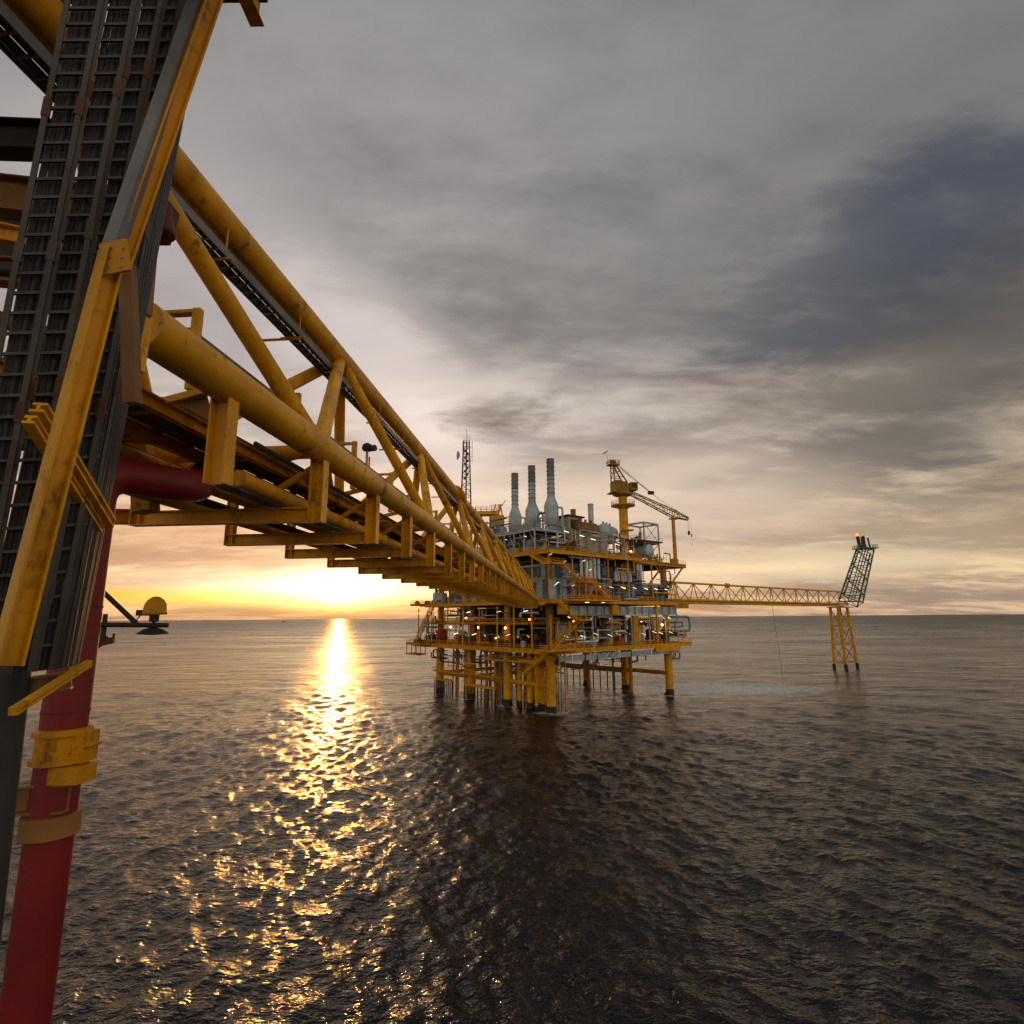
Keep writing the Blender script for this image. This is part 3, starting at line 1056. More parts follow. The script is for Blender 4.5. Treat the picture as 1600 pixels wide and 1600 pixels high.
# yellow framing posts on the outer faces
for q in (-3, 5.5, 12, 19.5, 28, 36, 44, 50):
    MB().beam(P(-3.0, q, 27.3), P(-3.0, q, 39), .26, .26, up=E1).build('face_post', 'yellow' if q in (-3, 5.5, 12, 19.5) else 'grey', maind) if q < 36 else None
    MB().beam(P(-3.4, q, 15.3), P(-3.4, q, 23.6), .30, .30, up=E1).build('face_post', 'yellow' if int(q) % 2 else 'grey', cellar)
for p in (3, 10, 17, 25, 33, 41, 50, 58):
    MB().beam(P(p, -3.4, 15.3), P(p, -3.4, 26), .28, .28, up=E2).build('face_post', 'yellow', cellar)
    if p < 50:
        MB().beam(P(p, -3.0, 27.3), P(p, -3.0, 38.6), .26, .26, up=E2).build('face_post', 'yellow', maind)
        MB().tube(P(p, -3.0, 27.5), P(p + 6, -3.0, 38.4), .14, n=8).build('face_brace', 'yellow', maind)
MB().beam(P(-3.2, 40, 27.4), P(-3.2, 40, 15.4), .5, .5, up=E1).build('face_post', 'yellow', cellar)
MB().tube(P(-2.2, 42, 38), P(-2.2, 49, 32), .32, n=10).build('face_brace', 'yellow_old', maind)
for q in (30.5,):
    MB().quadbox(P(-2.6, q, 19.3), E1 * .5, E2 * 1.2, Z * 4.0).build('box_column', 'yellow_old', cellar)  # darker yellow stands in for the shadow this column is in
MB().quadbox(P(-3.9, 43.5, 14.2), E1 * .4, E2 * 6, Z * 1.1).build('deep_beam', 'yellow', cellar)

# pipework and small equipment: parts of the decks, each its own piece
rnd = random.Random(21)


def greeble_pipes(parent, n, prange, qrange, zrange, mats, face):
    for _ in range(n):
        z0 = rnd.uniform(*zrange)
        z1 = rnd.uniform(*zrange)
        r = rnd.choice((.07, .10, .14, .2, .28))
        m = rnd.choice(mats)
        if face == 'q':          # on the right face: runs along q
            p = rnd.uniform(*prange)
            q0 = rnd.uniform(*qrange)
            q1 = min(qrange[1], q0 + rnd.uniform(2, 9))
            pts = [P(p, q0, z0), P(p, q1, z0), P(p, q1, z1)]
        else:
            q = rnd.uniform(*qrange)
            p0 = rnd.uniform(*prange)
            p1 = min(prange[1], p0 + rnd.uniform(2, 9))
            pts = [P(p0, q, z0), P(p1, q, z0), P(p1, q, z1)]
        if min((a - b).length for a, b in zip(pts, pts[1:])) < .8:
            continue
        MB().sweep(pts, r, 8, bend=.5).build('pipe', m, parent)


def greeble_boxes(parent, n, prange, qrange, z, mats, smax=2.4, hmax=3.0):
    for _ in range(n):
        p, q = rnd.uniform(*prange), rnd.uniform(*qrange)
        a, b, h = rnd.uniform(.5, smax) / 2, rnd.uniform(.5, smax) / 2, rnd.uniform(.7, hmax)
        m = rnd.choice(mats)
        if rnd.random() < .45:
            r = min(a, b) + .15
            MB().lathe(P(p, q, z), [(r, 0), (r, h * .8), (r * .75, h * .93), (r * .2, h)], 14).build('vessel', m, parent)
        else:
            mb = MB()
            mb.quadbox(P(p, q, z + h / 2), E1 * a, E2 * b, Z * (h / 2))
            mb.quadbox(P(p, q, z + h + .1), E1 * (a * .6), E2 * (b * .6), Z * .12)
            mb.quadbox(P(p, q - b - .06, z + h * .55), E1 * (a * .6), E2 * .05, Z * (h * .25))
            mb.quadbox(P(p - a - .06, q, z + h * .55), E1 * .05, E2 * (b * .6), Z * (h * .25))
            mb.build('equipment_box', m, parent)


gm = ('galv', 'grey', 'yellow_old', 'dark', 'brown', 'teal')
greeble_pipes(cellar, 55, (-2.5, 6), (-2, 54), (15.8, 23), gm, 'q')
greeble_pipes(cellar, 60, (0, 58), (-3, 3), (15.8, 25), gm + ('rusty', 'orange_red'), 'p')
greeble_pipes(maind, 34, (-2.6, -1.3), (2, 48), (27.6, 31.5), ('galv', 'grey', 'yellow_old', 'rusty'), 'q')
greeble_pipes(maind, 30, (-2, 50), (-3, -1.4), (27.6, 38), ('galv', 'grey', 'yellow_old', 'dark'), 'p')
greeble_pipes(mezz, 30, (-1.5, 1), (2, 34), (33.4, 38.6), ('galv', 'grey', 'beige', 'dark'), 'q')
greeble_pipes(upperd, 40, (-1, 8), (-2, 32), (40, 45), ('grey', 'galv', 'beige', 'rusty'), 'q')
greeble_pipes(upperd, 30, (0, 45), (-2, 5), (40, 45.5), ('grey', 'galv', 'beige', 'yellow_old'), 'p')
greeble_pipes(topd, 22, (4, 28), (-.5, 8), (46.6, 50), ('grey', 'galv', 'stack'), 'p')
greeble_pipes(low, 20, (3, 24), (-2.6, 6), (8.5, 13.6), ('galv', 'grey', 'yellow_old'), 'p')
greeble_pipes(cellar, 26, (25, 57), (-3.2, 2), (9.5, 13.4), ('galv', 'grey', 'teal', 'dark'), 'p')
greeble_pipes(cellar, 14, (-1, 6), (30, 54), (10, 13.2), ('galv', 'yellow_old', 'teal'), 'q')
greeble_pipes(cellar, 60, (-1, 54), (-3, 9), (8, 13.8), ('galv', 'yellow_old', 'brown', 'dark', 'rusty', 'yellow'), 'p')
greeble_pipes(cellar, 24, (-3, 8), (-2, 30), (9.5, 13.8), ('galv', 'yellow_old', 'brown', 'dark'), 'q')
greeble_pipes(maind, 40, (-3, 50), (-3.2, -1), (22, 26), ('galv', 'grey', 'yellow_old', 'dark', 'white'), 'p')
greeble_pipes(maind, 30, (-3.2, 2), (4, 50), (20, 23.4), ('galv', 'grey', 'dark', 'white'), 'q')
for k in range(22):
    p_, q_ = rnd.uniform(1, 49), rnd.uniform(.5, 9)
    cyl('caisson', rnd.choice(('yellow', 'yellow_old', 'galv', 'brown')), p_, q_, -4, 14.2, rnd.choice((.14, .2, .3, .42)), n=10)
greeble_pipes(upperd, 60, (-3, 4), (-2, 33), (40, 46.5), ('grey', 'galv', 'white', 'rusty', 'yellow'), 'q')
greeble_pipes(topd, 40, (3, 30), (-1, 10), (46.6, 51), ('grey', 'galv', 'stack', 'white', 'beige'), 'p')
greeble_pipes(craned, 26, (-2.5, 8), (35, 56), (39.4, 42.5), ('grey', 'galv', 'yellow_old', 'brown'), 'q')
greeble_pipes(maind, 40, (-4.2, -2.4), (-2, 50), (27.6, 38.8), ('yellow', 'galv', 'grey', 'orange', 'dark'), 'q')
greeble_pipes(cellar, 40, (-4, -2), (-2, 54), (15.6, 23), ('yellow', 'galv', 'white', 'dark', 'yellow_old'), 'q')
greeble_boxes(cellar, 34, (-2.4, 11), (-1, 53), 15.25, ('grey', 'dark', 'rusty', 'beige', 'teal', 'orange_red'), 2.6, 4)
greeble_boxes(cellar, 34, (0, 57), (-2.6, 6), 15.25, ('grey', 'dark', 'rusty', 'yellow_old', 'orange_red'), 2.6, 4)
greeble_boxes(maind, 16, (-2.9, -1.8), (6, 48), 27.25, ('orange_red', 'rusty', 'yellow_old', 'grey', 'orange'), 1.0, 1.5)
greeble_boxes(maind, 12, (46, 53), (-2.5, 10), 27.25, ('grey', 'dark', 'yellow_old'), 3, 4)
greeble_boxes(upperd, 30, (-2, 10), (2, 32), 39.7, ('grey', 'beige', 'brown', 'rusty', 'galv'), 2.8, 3.5)
greeble_boxes(upperd, 22, (4, 46), (-2, 8), 39.7, ('grey', 'beige', 'yellow_old', 'galv'), 3, 4)
greeble_boxes(craned, 16, (-2, 12), (36, 55), 39.1, ('grey', 'yellow_old', 'brown', 'galv'), 2, 2)
greeble_boxes(topd, 12, (4.6, 28), (0, 8), 46.3, ('grey', 'stack', 'beige'), 2, 2.4)
greeble_boxes(out1, 5, (55.5, 58), (-5, 3), 27.5, ('rusty', 'dark', 'yellow_old'), 1.6, 1.6)
greeble_boxes(out2, 6, (50, 56.5), (-7.4, -5.4), 15.5, ('rusty', 'dark', 'brown'), 1.6, 1.8)
greeble_boxes(out3, 6, (3, 11), (57, 61), 17.5, ('rusty', 'yellow_old', 'orange'), 1.3, 1.4)

# stairs
def stair(a, b, w, side, mat='yellow', parent=maind):
    mb = MB()
    s = side.normalized() * (w / 2)
    for k in (-1, 1):
        mb.beam(a + s * k, b + s * k, .09, .36)
        mb.beam(a + s * k + Z * 1.1, b + s * k + Z * 1.1, .09, .09)
        mb.beam(a + s * k + Z * .6, b + s * k + Z * .6, .06, .06)
        for i in range(5):
            c = a.lerp(b, i / 4) + s * k
            mb.beam(c, c + Z * 1.1, .07, .07)
    n = int(abs(a.z - b.z) / .24)
    for i in range(n):
        c = a.lerp(b, (i + .5) / n)
        mb.beam(c - s * .95, c + s * .95, .28, .05)
    return mb.build('stair_flight', mat, parent)


def landing(p0, p1, q0, q1, z, parent=maind, mat='orange'):
    mb = MB()
    mb.quadbox(P((p0 + p1) / 2, (q0 + q1) / 2, z), E1 * ((p1 - p0) / 2), E2 * ((q1 - q0) / 2), Z * .12)
    o = mb.build('stair_landing', mat, parent)
    railing(o, [P(p0, q1, z + .1), P(p0, q0, z + .1), P(p1, q0, z + .1), P(p1, q1, z + .1)], mat=mat)
    return o


stair(P(3.5, -5.0, 39.6), P(-4.0, -5.0, 35.9), 1.3, E2, 'orange', upperd)
landing(-7.2, -4.0, -5.8, -1.5, 35.8, upperd)
stair(P(-5.8, -1.4, 35.8), P(-5.8, 6.0, 31.7), 1.3, E1, 'orange', upperd)
landing(-7.0, -4.4, 6.0, 10.2, 31.6)
for q in (6.2, 10.0):
    for p in (-6.9, -4.5):
        MB().beam(P(p, q, 27), P(p, q, 31.5), .2, .2, up=E1).build('stair_post', 'orange', maind)
for (q0, q1) in ((6.2, 10.0), (10.0, 6.2)):
    MB().tube(P(-6.9, q0, 27.2), P(-6.9, q1, 31.4), .1, n=8).build('stair_brace', 'orange', maind)
stair(P(-5.8, 10.2, 31.6), P(-5.8, 16.5, 27.3), 1.2, E1, 'orange')
landing(-7.2, -3.8, 1.0, 19.0, 27.1)
stair(P(-5.8, -3.0, 27.1), P(-5.8, 3.4, 22.3), 1.4, E1, 'yellow', cellar)
landing(-7.0, -4.4, 3.4, 8.4, 22.2, cellar, 'yellow')
stair(P(-5.0, 5.4, 22.2), P(-5.0, -4.6, 15.4), 1.3, E1, 'yellow', cellar)
landing(-7.4, -3.9, -7.5, 5.0, 15.2, cellar, 'yellow')
for q in (-4, 0, 4.8):
    MB().beam(P(-6.9, q, 15.3), P(-6.9, q, 22), .18, .18, up=E1).build('stair_post', 'yellow', cellar)
stair(P(46, -5.6, 26.6), P(55, -5.6, 16), 1.2, E2, 'yellow_old', cellar)
stair(P(-6, -6.0, 15.0), P(4, -6.0, 9.0), 1.2, E2, 'yellow', cellar)
MB().tube(P(-6.2, -3, 14.6), P(3.5, -3, 7.4), .16, n=8).build('under_brace', 'yellow', cellar)
MB().tube(P(-6.2, -3, 14.6), P(-6.2, -3, 10.5), .16, n=8).build('under_brace', 'yellow', cellar)
stair(P(24, 48, 13.8), P(24, 42, 6.5), 1.0, E1, 'galv', cellar)
landing(33, 50, -2.6, -1.0, 7.0, cellar, 'yellow_old')
landing(17, 33, -2.4, -1.0, 7.2, cellar, 'yellow_old')
# bridge landing sill on the platform
MB().quadbox(B(T1 + .35, aU, .80), BR * 3.6, BD * 1.6, Z * .35).build('bridge_seat', 'yellow', maind)
MB().ibeam(B(T1 - .3, aR + .2, .55), B(T1 + .6, aR + .2, .55), .5, 1.2).build('bridge_seat', 'yellow', maind)

wall(upperd, P(5, 11.4, 0), P(31, 11.4, 0), 39.7, 45.3, 2.0, 'grey', -E2)
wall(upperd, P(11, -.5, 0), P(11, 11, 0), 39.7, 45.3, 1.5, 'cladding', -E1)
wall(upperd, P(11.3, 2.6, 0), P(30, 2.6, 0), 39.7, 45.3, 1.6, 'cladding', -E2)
# grey framework on the upper deck
for q in (9.5, 13.5, 18, 23, 28):
    MB().beam(P(-2.2, q, 39.7), P(-2.2, q, 45.6), .26, .26, up=E1).build('frame_post', 'grey', upperd)
    MB().beam(P(-2.2, q, 45.4), P(8, q, 45.4), .22, .3).build('frame_beam', 'grey', upperd)
MB().beam(P(-2.2, 9.5, 45.75), P(-2.2, 23, 45.75), .26, .34).build('frame_beam', 'grey', upperd)
for k in range(7):
    MB().beam(P(4.2 + k * 4.2, -.9, 39.7), P(4.2 + k * 4.2, -.9, 45.5), .3, .3, up=E1).build('frame_post', 'grey', upperd)
    MB().tube(P(4.2 + k * 4.2, -.9, 42), P(6.2 + k * 4.2, -.9, 45.4), .1, n=6).build('frame_brace', 'grey', upperd)
for q in (3, 7, 10.6):
    MB().beam(P(4.1, q, 39.7), P(4.1, q, 45.5), .3, .3, up=E1).build('frame_post', 'grey', upperd)

# fluorescent lamps and bulbs fixed to the decks
def lamp(parent, c, d, tilt=.28):
    d = (d.normalized() + Z * tilt).normalized()
    s = d.cross(Z).normalized()
    u = s.cross(d)
    o = MB().quadbox(c, d * .66, s * .10, u * .05).build('lamp_tube', 'lamp', parent)
    MB().quadbox(c + u * .10, d * .70, s * .13, u * .045).build('lamp_housing', 'grey', o)


for q in (16.5, 21, 26.3, 31.5, 36.5, 41.5, 46.5):
    lamp(maind, P(-2.5, q, 31.0), E1 * .4 - E2)
for q in (2, 8, 13, 18.5, 22, 26, 33, 38, 41, 46):
    lamp(cellar, P(-3.6, q, 18.4 + .25 * math.sin(q * 3)), E1 * .4 - E2, .4)
for q in (4, 12.5, 20, 44, 46.5, 47.2):
    lamp(cellar, P(-2.8, q, 22.6 + .4 * math.sin(q * 5)), E2 + E1 * .4, -.2)
for p in (4, 8, 12, 16, 22, 27, 31, 36, 40, 47, 52):
    lamp(cellar, P(p, -3.8, 18.3 + .3 * math.sin(p * 7)), E2 * .5 + E1 * (1 if p % 3 else -1), .3)
for p in (5, 16, 30, 57):
    lamp(cellar, P(p, -3.6, 24.6), E2 * .4 - E1, .2)
for (q, z) in ((-3.4, 38.3), (3.0, 34.3), (1.5, 36.8), (5.8, 33.6), (8.5, 37.4), (10.8, 35.2), (4.3, 30.9), (-2.0, 30.9), (-1.2, 31.4)):
    lamp(maind, P(-4.3, q, z), E2 + E1 * .3, .3)
for (q, z) in ((9.8, 44.2), (14.2, 43.6), (24, 43), (25, 43.6), (4, 44.8)):
    lamp(upperd, P(-2.7, q, z), E1 * .4 - E2, .25)
for p in (6, 14, 22, 30, 40):
    lamp(upperd, P(p, -2.6, 44.0), E2 * .4 + E1, .2)
for (q, p) in ((6, -7.3), (12, -7.3)):
    lamp(maind, P(p, q, 26.6), E2, .02)


def bulb(parent, c, r=.34):
    o = MB().lathe(c - Z * r, [(.02, 0), (r * .7, r * .3), (r, r), (r * .7, r * 1.7), (.05, r * 2)], 12).build('bulb', 'bulb', parent)
    MB().tube(c + Z * r, c + Z * (r + .5), .06, n=6).build('bulb_stem', 'dark', o)


for p in (14.5, 26.5, 40.5):
    bulb(cellar, P(p, -2.6, 20.3), .26)
for p, z_ in ((6, 22.5), (20, 17.5), (34, 23.0), (47, 18.0)):
    bulb(cellar, P(p, -1.5, z_), .17)
for q, z_ in ((7, 22.0), (16, 17.6), (35, 21.5)):
    bulb(cellar, P(-1.5, q, z_), .17)
for q in (43.0,):
    bulb(cellar, P(-2.8, q, 20.6), .30)
bulb(upperd, P(-2.0, 31, 41.6), .25)

# ------------------------------------------------------------------ things that stand on the platform
def stack(px, Y, ztop, label):
    b = at(px, 830, Y)
    zb_ = 46.3
    t = thing('exhaust_stack', V((b.x, b.y, zb_)), label, 'exhaust stack', 'grey exhaust stacks in a row')
    c = V((b.x, b.y, zb_))
    Ht = ztop - zb_
    mb = MB()
    mb.lathe(c, [(1.0, 0), (1.1, .8), (1.9, 1.9), (1.95, 2.0), (1.95, 6.6), (1.85, 6.9), (1.05, 9.0)], 24)
    mb.build('silencer', 'stack', t)
    mb = MB()
    for z in (2.6, 3.5, 4.4, 5.3, 6.2, 8.9):
        r = 1.95 if z < 7 else 1.08
        mb.tube(c + Z * z, c + Z * (z + .14), r + .07, n=24)
    mb.build('band', 'stack', t)
    zs_ = 9.0 + (Ht - 9.0) * .52
    MB().lathe(c, [(1.02, 9.0), (1.02, zs_)], 24).build('flue', 'stack', t)
    MB().lathe(c, [(1.035, zs_), (1.035, Ht - .1), (1.12, Ht - .1), (1.12, Ht), (.9, Ht), (.88, Ht - .8)], 24).build('flue_top', 'stack_dark', t)
    mb = MB()
    for k in (-.22, .22):
        mb.beam(c + V((.95, -.75 + k, 2.5)), c + V((.95, -.75 + k, Ht - .6)), .05, .05, up=V((1, 0, 0)))
    mb.build('ladder', 'grey', t)
    mb = MB()
    z = 10.0
    while z < Ht - .3:
        mb.tube(c + Z * z, c + Z * (z + .16), 1.15, n=24)
        z += 1.25
    mb.build('band', 'stack_dark', t)
    mb = MB()
    for a in range(6):
        x = V((math.cos(a * 1.047 + .3), math.sin(a * 1.047 + .3), 0))
        mb.beam(c + x * 1.5, c + x * 1.5 + Z * 2.45, .22, .22, up=V((1, 0, 0)))
    mb.build('support_leg', 'grey', t)
    mb = MB()
    mb.sweep([c + V((1.6, -.4, 6.0)), c + V((3.0, -.4, 6.0)), c + V((3.0, -.4, .1))], .28, 10, bend=.7)
    mb.build('bypass_pipe', 'grey', t)


stack(862, 150.5, 66.0, 'nearest and tallest of three grey exhaust stacks')
stack(832, 157.5, 66.0, 'middle of the three grey exhaust stacks')
stack(805, 166.0, 66.0, 'farthest and leftmost of the three grey exhaust stacks')


def vent(px, Y, z0, z1, r, mat, label):
    b = at(px, 800, Y)
    c = V((b.x, b.y, z0))
    mb = MB()
    mb.lathe(c, [(r * 1.5, 0), (r * 1.5, .6), (r, 1.4), (r, z1 - z0 - .3), (r * 1.08, z1 - z0 - .3), (r * 1.08, z1 - z0), (r * .85, z1 - z0), (r * .85, z1 - z0 - .5)], 18)
    tag(mb.build('vent_stack', mat), label, 'vent', 'short vent stacks')


vent(895.5, 163, 46.0, 54.2, .78, 'brown', 'shorter brownish vent stack between the exhaust stacks and crane')
vent(923, 163, 44.0, 55.8, .82, 'stack', 'plain grey vent pipe standing left of the crane')


def drum(px, py, Y, L, r, d, mat, name, label, cat='vessel'):
    c = at(px, py, Y)
    t = thing(name, c - Z * r, label, cat)
    d = d.normalized()
    MB().lathe(c - d * (L / 2), [(r * .3, -.35 * r), (r * .8, -.2 * r), (r, 0), (r, L), (r * .8, L + .2 * r), (r * .3, L + .35 * r)], 22, axis=d).build('shell', mat, t)
    mb = MB()
    for k in (-.3, .3):
        mb.quadbox(c + d * (L * k) - Z * (r * .9), d * .2, d.cross(Z).normalized() * (r * .8), Z * (r * .45))
    mb.build('saddle', 'grey', t)
    mb = MB()
    for k in (-.35, 0, .35):
        mb.tube(c + d * (L * k) + Z * (r * .8), c + d * (L * k) + Z * (r * 1.35), r * .16, n=8)
    mb.build('nozzle', mat, t)


drum(915, 828, 160, 7.0, 2.2, E2, 'brown', 'filter_drum', 'dark brown horizontal drum on the upper deck between the stacks and crane')
drum(948, 833, 164, 6.5, 2.3, E2 + E1 * .3, 'stack', 'air_cooler', 'bulky blue-grey drum left of the crane pedestal', 'cooler')
bx = P(1.5, 15.5, 42.3)
bh = thing('filter_house', P(1.5, 15.5, 39.7), 'olive beige boxy housing behind grey posts on the upper deck', 'housing')
MB().quadbox(bx, E1 * 3, E2 * 5.5, Z * 2.5).build('body', 'beige', bh)
MB().quadbox(bx + Z * 2.7, E1 * 3.3, E2 * 5.8, Z * .18).build('roof', 'grey', bh)
for k in range(4):
    MB().quadbox(bx - E1 * 3.05 + E2 * (-4 + 2.6 * k), E1 * .06, E2 * 1.1, Z * 1.9).build('panel', 'beige', bh)
bx = P(8, 16, 49.0)
bh = thing('intake_house', P(8, 16, 46), 'beige intake housing with flat hood beside the nearest exhaust stack', 'housing')
MB().quadbox(bx - Z * .2, E1 * 2.6, E2 * 2.8, Z * 2.2).build('body', 'beige', bh)
MB().quadbox(bx + Z * 2.3, E1 * 3.1, E2 * 3.4, Z * .22).build('roof', 'dark', bh)
MB().quadbox(bx - E1 * 2.7, E1 * .08, E2 * 2.0, Z * 1.3).build('louvre', 'dark', bh)
for (a, b_) in ((-1, -1), (1, -1), (1, 1), (-1, 1)):
    MB().beam(bx + E1 * (2.4 * a) + E2 * (2.6 * b_) - Z * 9.3, bx + E1 * (2.4 * a) + E2 * (2.6 * b_) - Z * 2.3, .3, .3, up=E1).build('leg', 'grey', bh)
# tanks on the lowest deck
for (q, p, r, h, m, lb) in ((25.5, 2.0, 3.0, 7.2, 'beige', 'upright cream tank at the middle of the lowest deck'), (38.5, 3.5, 2.2, 7.0, 'white', 'pale grey-blue tank right of the yellow box column on the lowest deck'), (8.0, 4.0, 1.8, 5.5, 'grey', 'grey tank behind the stairs on the lowest deck')):
    t = thing('storage_tank', P(p, q, 15.2), lb, 'tank')
    MB().lathe(P(p, q, 15.2), [(r, 0), (r, h), (r * .8, h + .4), (.1, h + .7)], 26).build('shell', m, t)
    MB().tube(P(p - r - .2, q, 15.3), P(p - r - .2, q, 15.2 + h), .08, n=6).tube(P(p - r - .2, q + .5, 15.3), P(p - r - .2, q + .5, 15.2 + h), .08, n=6).build('ladder', 'yellow', t)
for (p, q, r, h, m, lb) in ((20, 3.5, 2.2, 8, 'brown', 'dark brown upright vessel lit by an orange bulb on the left face'), (31, 3.0, 2.4, 8.5, 'rusty', 'tall rusty upright vessel second from the left on the lowest deck')):
    t = thing('process_vessel', P(p, q, 15.2), lb, 'vessel')
    MB().lathe(P(p, q, 15.2), [(r * .7, 0), (r, .5), (r, h), (r * .8, h + .6), (.1, h + .9)], 22).build('shell', m, t)
    mb = MB()
    for z in (2, 4, 6):
        mb.tube(P(p, q, 15.2 + z), P(p, q, 15.4 + z), r + .12, n=22)
    mb.build('band', m, t)
# green elbow pipe at the right end
t = thing('discharge_pipe', P(-2, 51, 21), 'pale green pipe bending down at the right end beneath the flare bridge', 'pipe')
MB().sweep([P(0, 51.5, 22.9), P(-2, 58.5, 22.9), P(-2, 58.5, 18.6), P(-2, 50.5, 18.6)], .38, 14, bend=1.3).build('pipe', 'teal', t)
MB().sweep([P(1, 50, 21.2), P(-1, 56.0, 21.2), P(-1, 56.0, 19.8), P(-1, 50, 19.8)], .16, 10, bend=.5).build('pipe', 'dark', t)

# crane on the upper deck
cb = at(977, 872, 166.0)
cb.z = 39.6
crane = thing('pedestal_crane', cb, 'yellow pedestal crane with lattice boom lowered to the right', 'crane')
Zp = at(970, 776, 166.0).z
MB().lathe(cb, [(1.75, -12), (1.55, 0), (1.35, 4), (1.30, Zp - 39.6)], 24).build('pedestal', 'yellow', crane)
mb = MB()
mb.lathe(V((cb.x, cb.y, Zp - 3.9)), [(1.3, 0), (2.6, .9), (3.6, .95), (3.6, 1.15), (1.3, 1.2)], 24)
mb.build('ring_platform', 'yellow', crane)
ringp = [V((cb.x + 3.5 * math.cos(a), cb.y + 3.5 * math.sin(a), Zp - 2.8)) for a in [k * math.pi / 8 for k in range(17)]]
railing(crane, ringp, 1.3, 'crane_paint', 1.4)
for z_, w in ((48.2, 2.0),):
    MB().quadbox(V((cb.x + .6, cb.y - 1.0, z_)), V((1.9, 0, 0)), V((0, 1.2, 0)), Z * .15).build('ledge', 'yellow', crane)
bdir = V((.97, .24, 0)).normalized()
bside = V((-bdir.y, bdir.x, 0))
hb = V((cb.x, cb.y, Zp + 2.6))
mb = MB()
mb.lathe(V((cb.x, cb.y, Zp - .1)), [(1.5, 0), (2.9, .5), (2.9, .9)], 20)
mb.quadbox(hb - bdir * 1.0 + Z * .1, bdir * 2.1, bside * 1.8, Z * 1.65)
mb.quadbox(hb - bdir * 1.6 + Z * 1.9, bdir * 1.2, bside * 1.3, Z * .3)
mb.quadbox(hb - bdir * 1.0 - Z * 1.6, bdir * 3.1, bside * 2.2, Z * .14)
mb.build('machinery_house', 'crane_paint', crane)
cabc = hb + bdir * 2.9 - bside * 1.4 + Z * .3
cabo = MB().quadbox(cabc, bdir * 1.1, bside * 1.0, Z * 1.2).build('operator_cab', 'crane_paint', crane)
MB().quadbox(cabc + bdir * 1.12 + Z * .2, bdir * .03, bside * .8, Z * .7).build('cab_window', 'dark', cabo)
MB().quadbox(cabc - bside * 1.02 + Z * .2, bdir * .8, bside * .03, Z * .7).build('cab_window', 'dark', cabo)
apex = at(958, 727, 166.0)
mb = MB()
for sd_ in (-1, 1):
    mb.tube(hb - bdir * 2.9 + bside * (1.4 * sd_) + Z * 1.7, apex + bside * (.7 * sd_) - bdir * .5, .20, n=8)
    mb.tube(hb + bdir * 1.0 + bside * (1.4 * sd_) + Z * 1.7, apex + bside * (.7 * sd_) + bdir * .5, .24, n=8)
    for t in (.3, .6, .85):
        mb.tube((hb - bdir * 2.9 + bside * (1.4 * sd_) + Z * 1.7).lerp(apex + bside * (.7 * sd_) - bdir * .5, t), (hb + bdir * 1.0 + bside * (1.4 * sd_) + Z * 1.7).lerp(apex + bside * (.7 * sd_) + bdir * .5, t), .12, n=6)
    mb.tube((hb - bdir * 2.9 + bside * (1.4 * sd_) + Z * 1.7).lerp(apex, .3), (hb + bdir * 1.0 + bside * (1.4 * sd_) + Z * 1.7).lerp(apex, .85), .1, n=6)
mb.build('mast_frame', 'crane_paint', crane)
mb = MB()
mb.quadbox(apex, bdir * 1.6, bside * 1.3, Z * .14)
mb.quadbox(apex + Z * .8, bdir * .7, bside * .6, Z * .8)
mb.build('mast_head', 'crane_paint', crane)
railing(crane, [apex + bdir * 1.6 - bside * 1.3, apex + bdir * 1.6 + bside * 1.3, apex - bdir * 1.6 + bside * 1.3, apex - bdir * 1.6 - bside * 1.3, apex + bdir * 1.6 - bside * 1.3], 1.3, 'crane_paint', 1.2, .06)
mb = MB()
mb.tube(apex - bdir * 1.5, apex - bdir * 2.1 + Z * 4.2, .05, n=6)
mb.beam(apex - bdir * 3.2 + Z * 3.4, apex - bdir * 1.7 + Z * 4.4, .5, .25)
mb.build('wind_sock', 'dark', crane)
b0 = hb + bdir * 2.2 - Z * 1.2
b1 = at(1052, 803, 170.5)
b2 = at(1075, 811, 171.5)
MB().lattice(b0, b1, 1.0, 1.0, 1.6, 2.1, 9, .15, .07).lattice(b1, b2, 1.6, 2.1, .7, .7, 3, .15, .08).build('boom', 'crane_paint', crane)
mb = MB()
sh = at(1017, 770, 168.6)
for k in (-.25, .25):
    mb.tube(apex + bdir + bside * k, sh + bside * k, .045, n=5, cap=False)
    mb.tube(apex + bdir + bside * k + Z * .7, sh + bside * k, .045, n=5, cap=False)
mb.tube(sh, b1 + Z * 1.0, .035, n=5)
mb.tube(sh, b2 + Z * .3, .035, n=5)
mb.build('luffing_rope', 'rope', crane)
MB().quadbox(sh, bdir * .9, bside * .4, Z * .5).build('sheave_block', 'dark', crane)
hk = b2 - Z * 4.0
mb = MB()
for k in (-.18, .18):
    mb.tube(b2 + bdir * k, hk + bdir * k, .035, n=5)
mb.tube(b2 + bdir * .9, b2 + bdir * .9 - Z * 8.5, .03, n=5)
mb.build('hoist_rope', 'rope', crane)
MB().lathe(hk - Z * 1.1, [(.06, 0), (.28, .2), (.42, .9), (.3, 1.3), (.08, 1.4)], 10).lathe(b2 + bdir * .9 - Z * 5.6, [(.05, 0), (.22, .3), (.1, .9)], 8).build('hook_block', 'dark', crane)
# boom rest
rb = at(1057.5, 884, 171.0)
rt = V((rb.x - .3, rb.y, at(1051, 811, 171.0).z))
br = thing('boom_rest', rb, 'tall yellow post holding up the tip of the crane boom', 'post')
MB().tube(V((rt.x, rt.y, 38.8)), rt, .62, .52, n=16).build('post', 'yellow', br)
MB().quadbox(rt, bdir * 1.3, bside * .5, Z * .16).build('cradle', 'yellow_old', br)
# outreach deck brackets at the right
for p in (-2.5, 6):
    MB().tube(P(p, 56, 38.2), P(p, 49.5, 33.0), .3, n=10).build('deck_knee', 'yellow', craned)
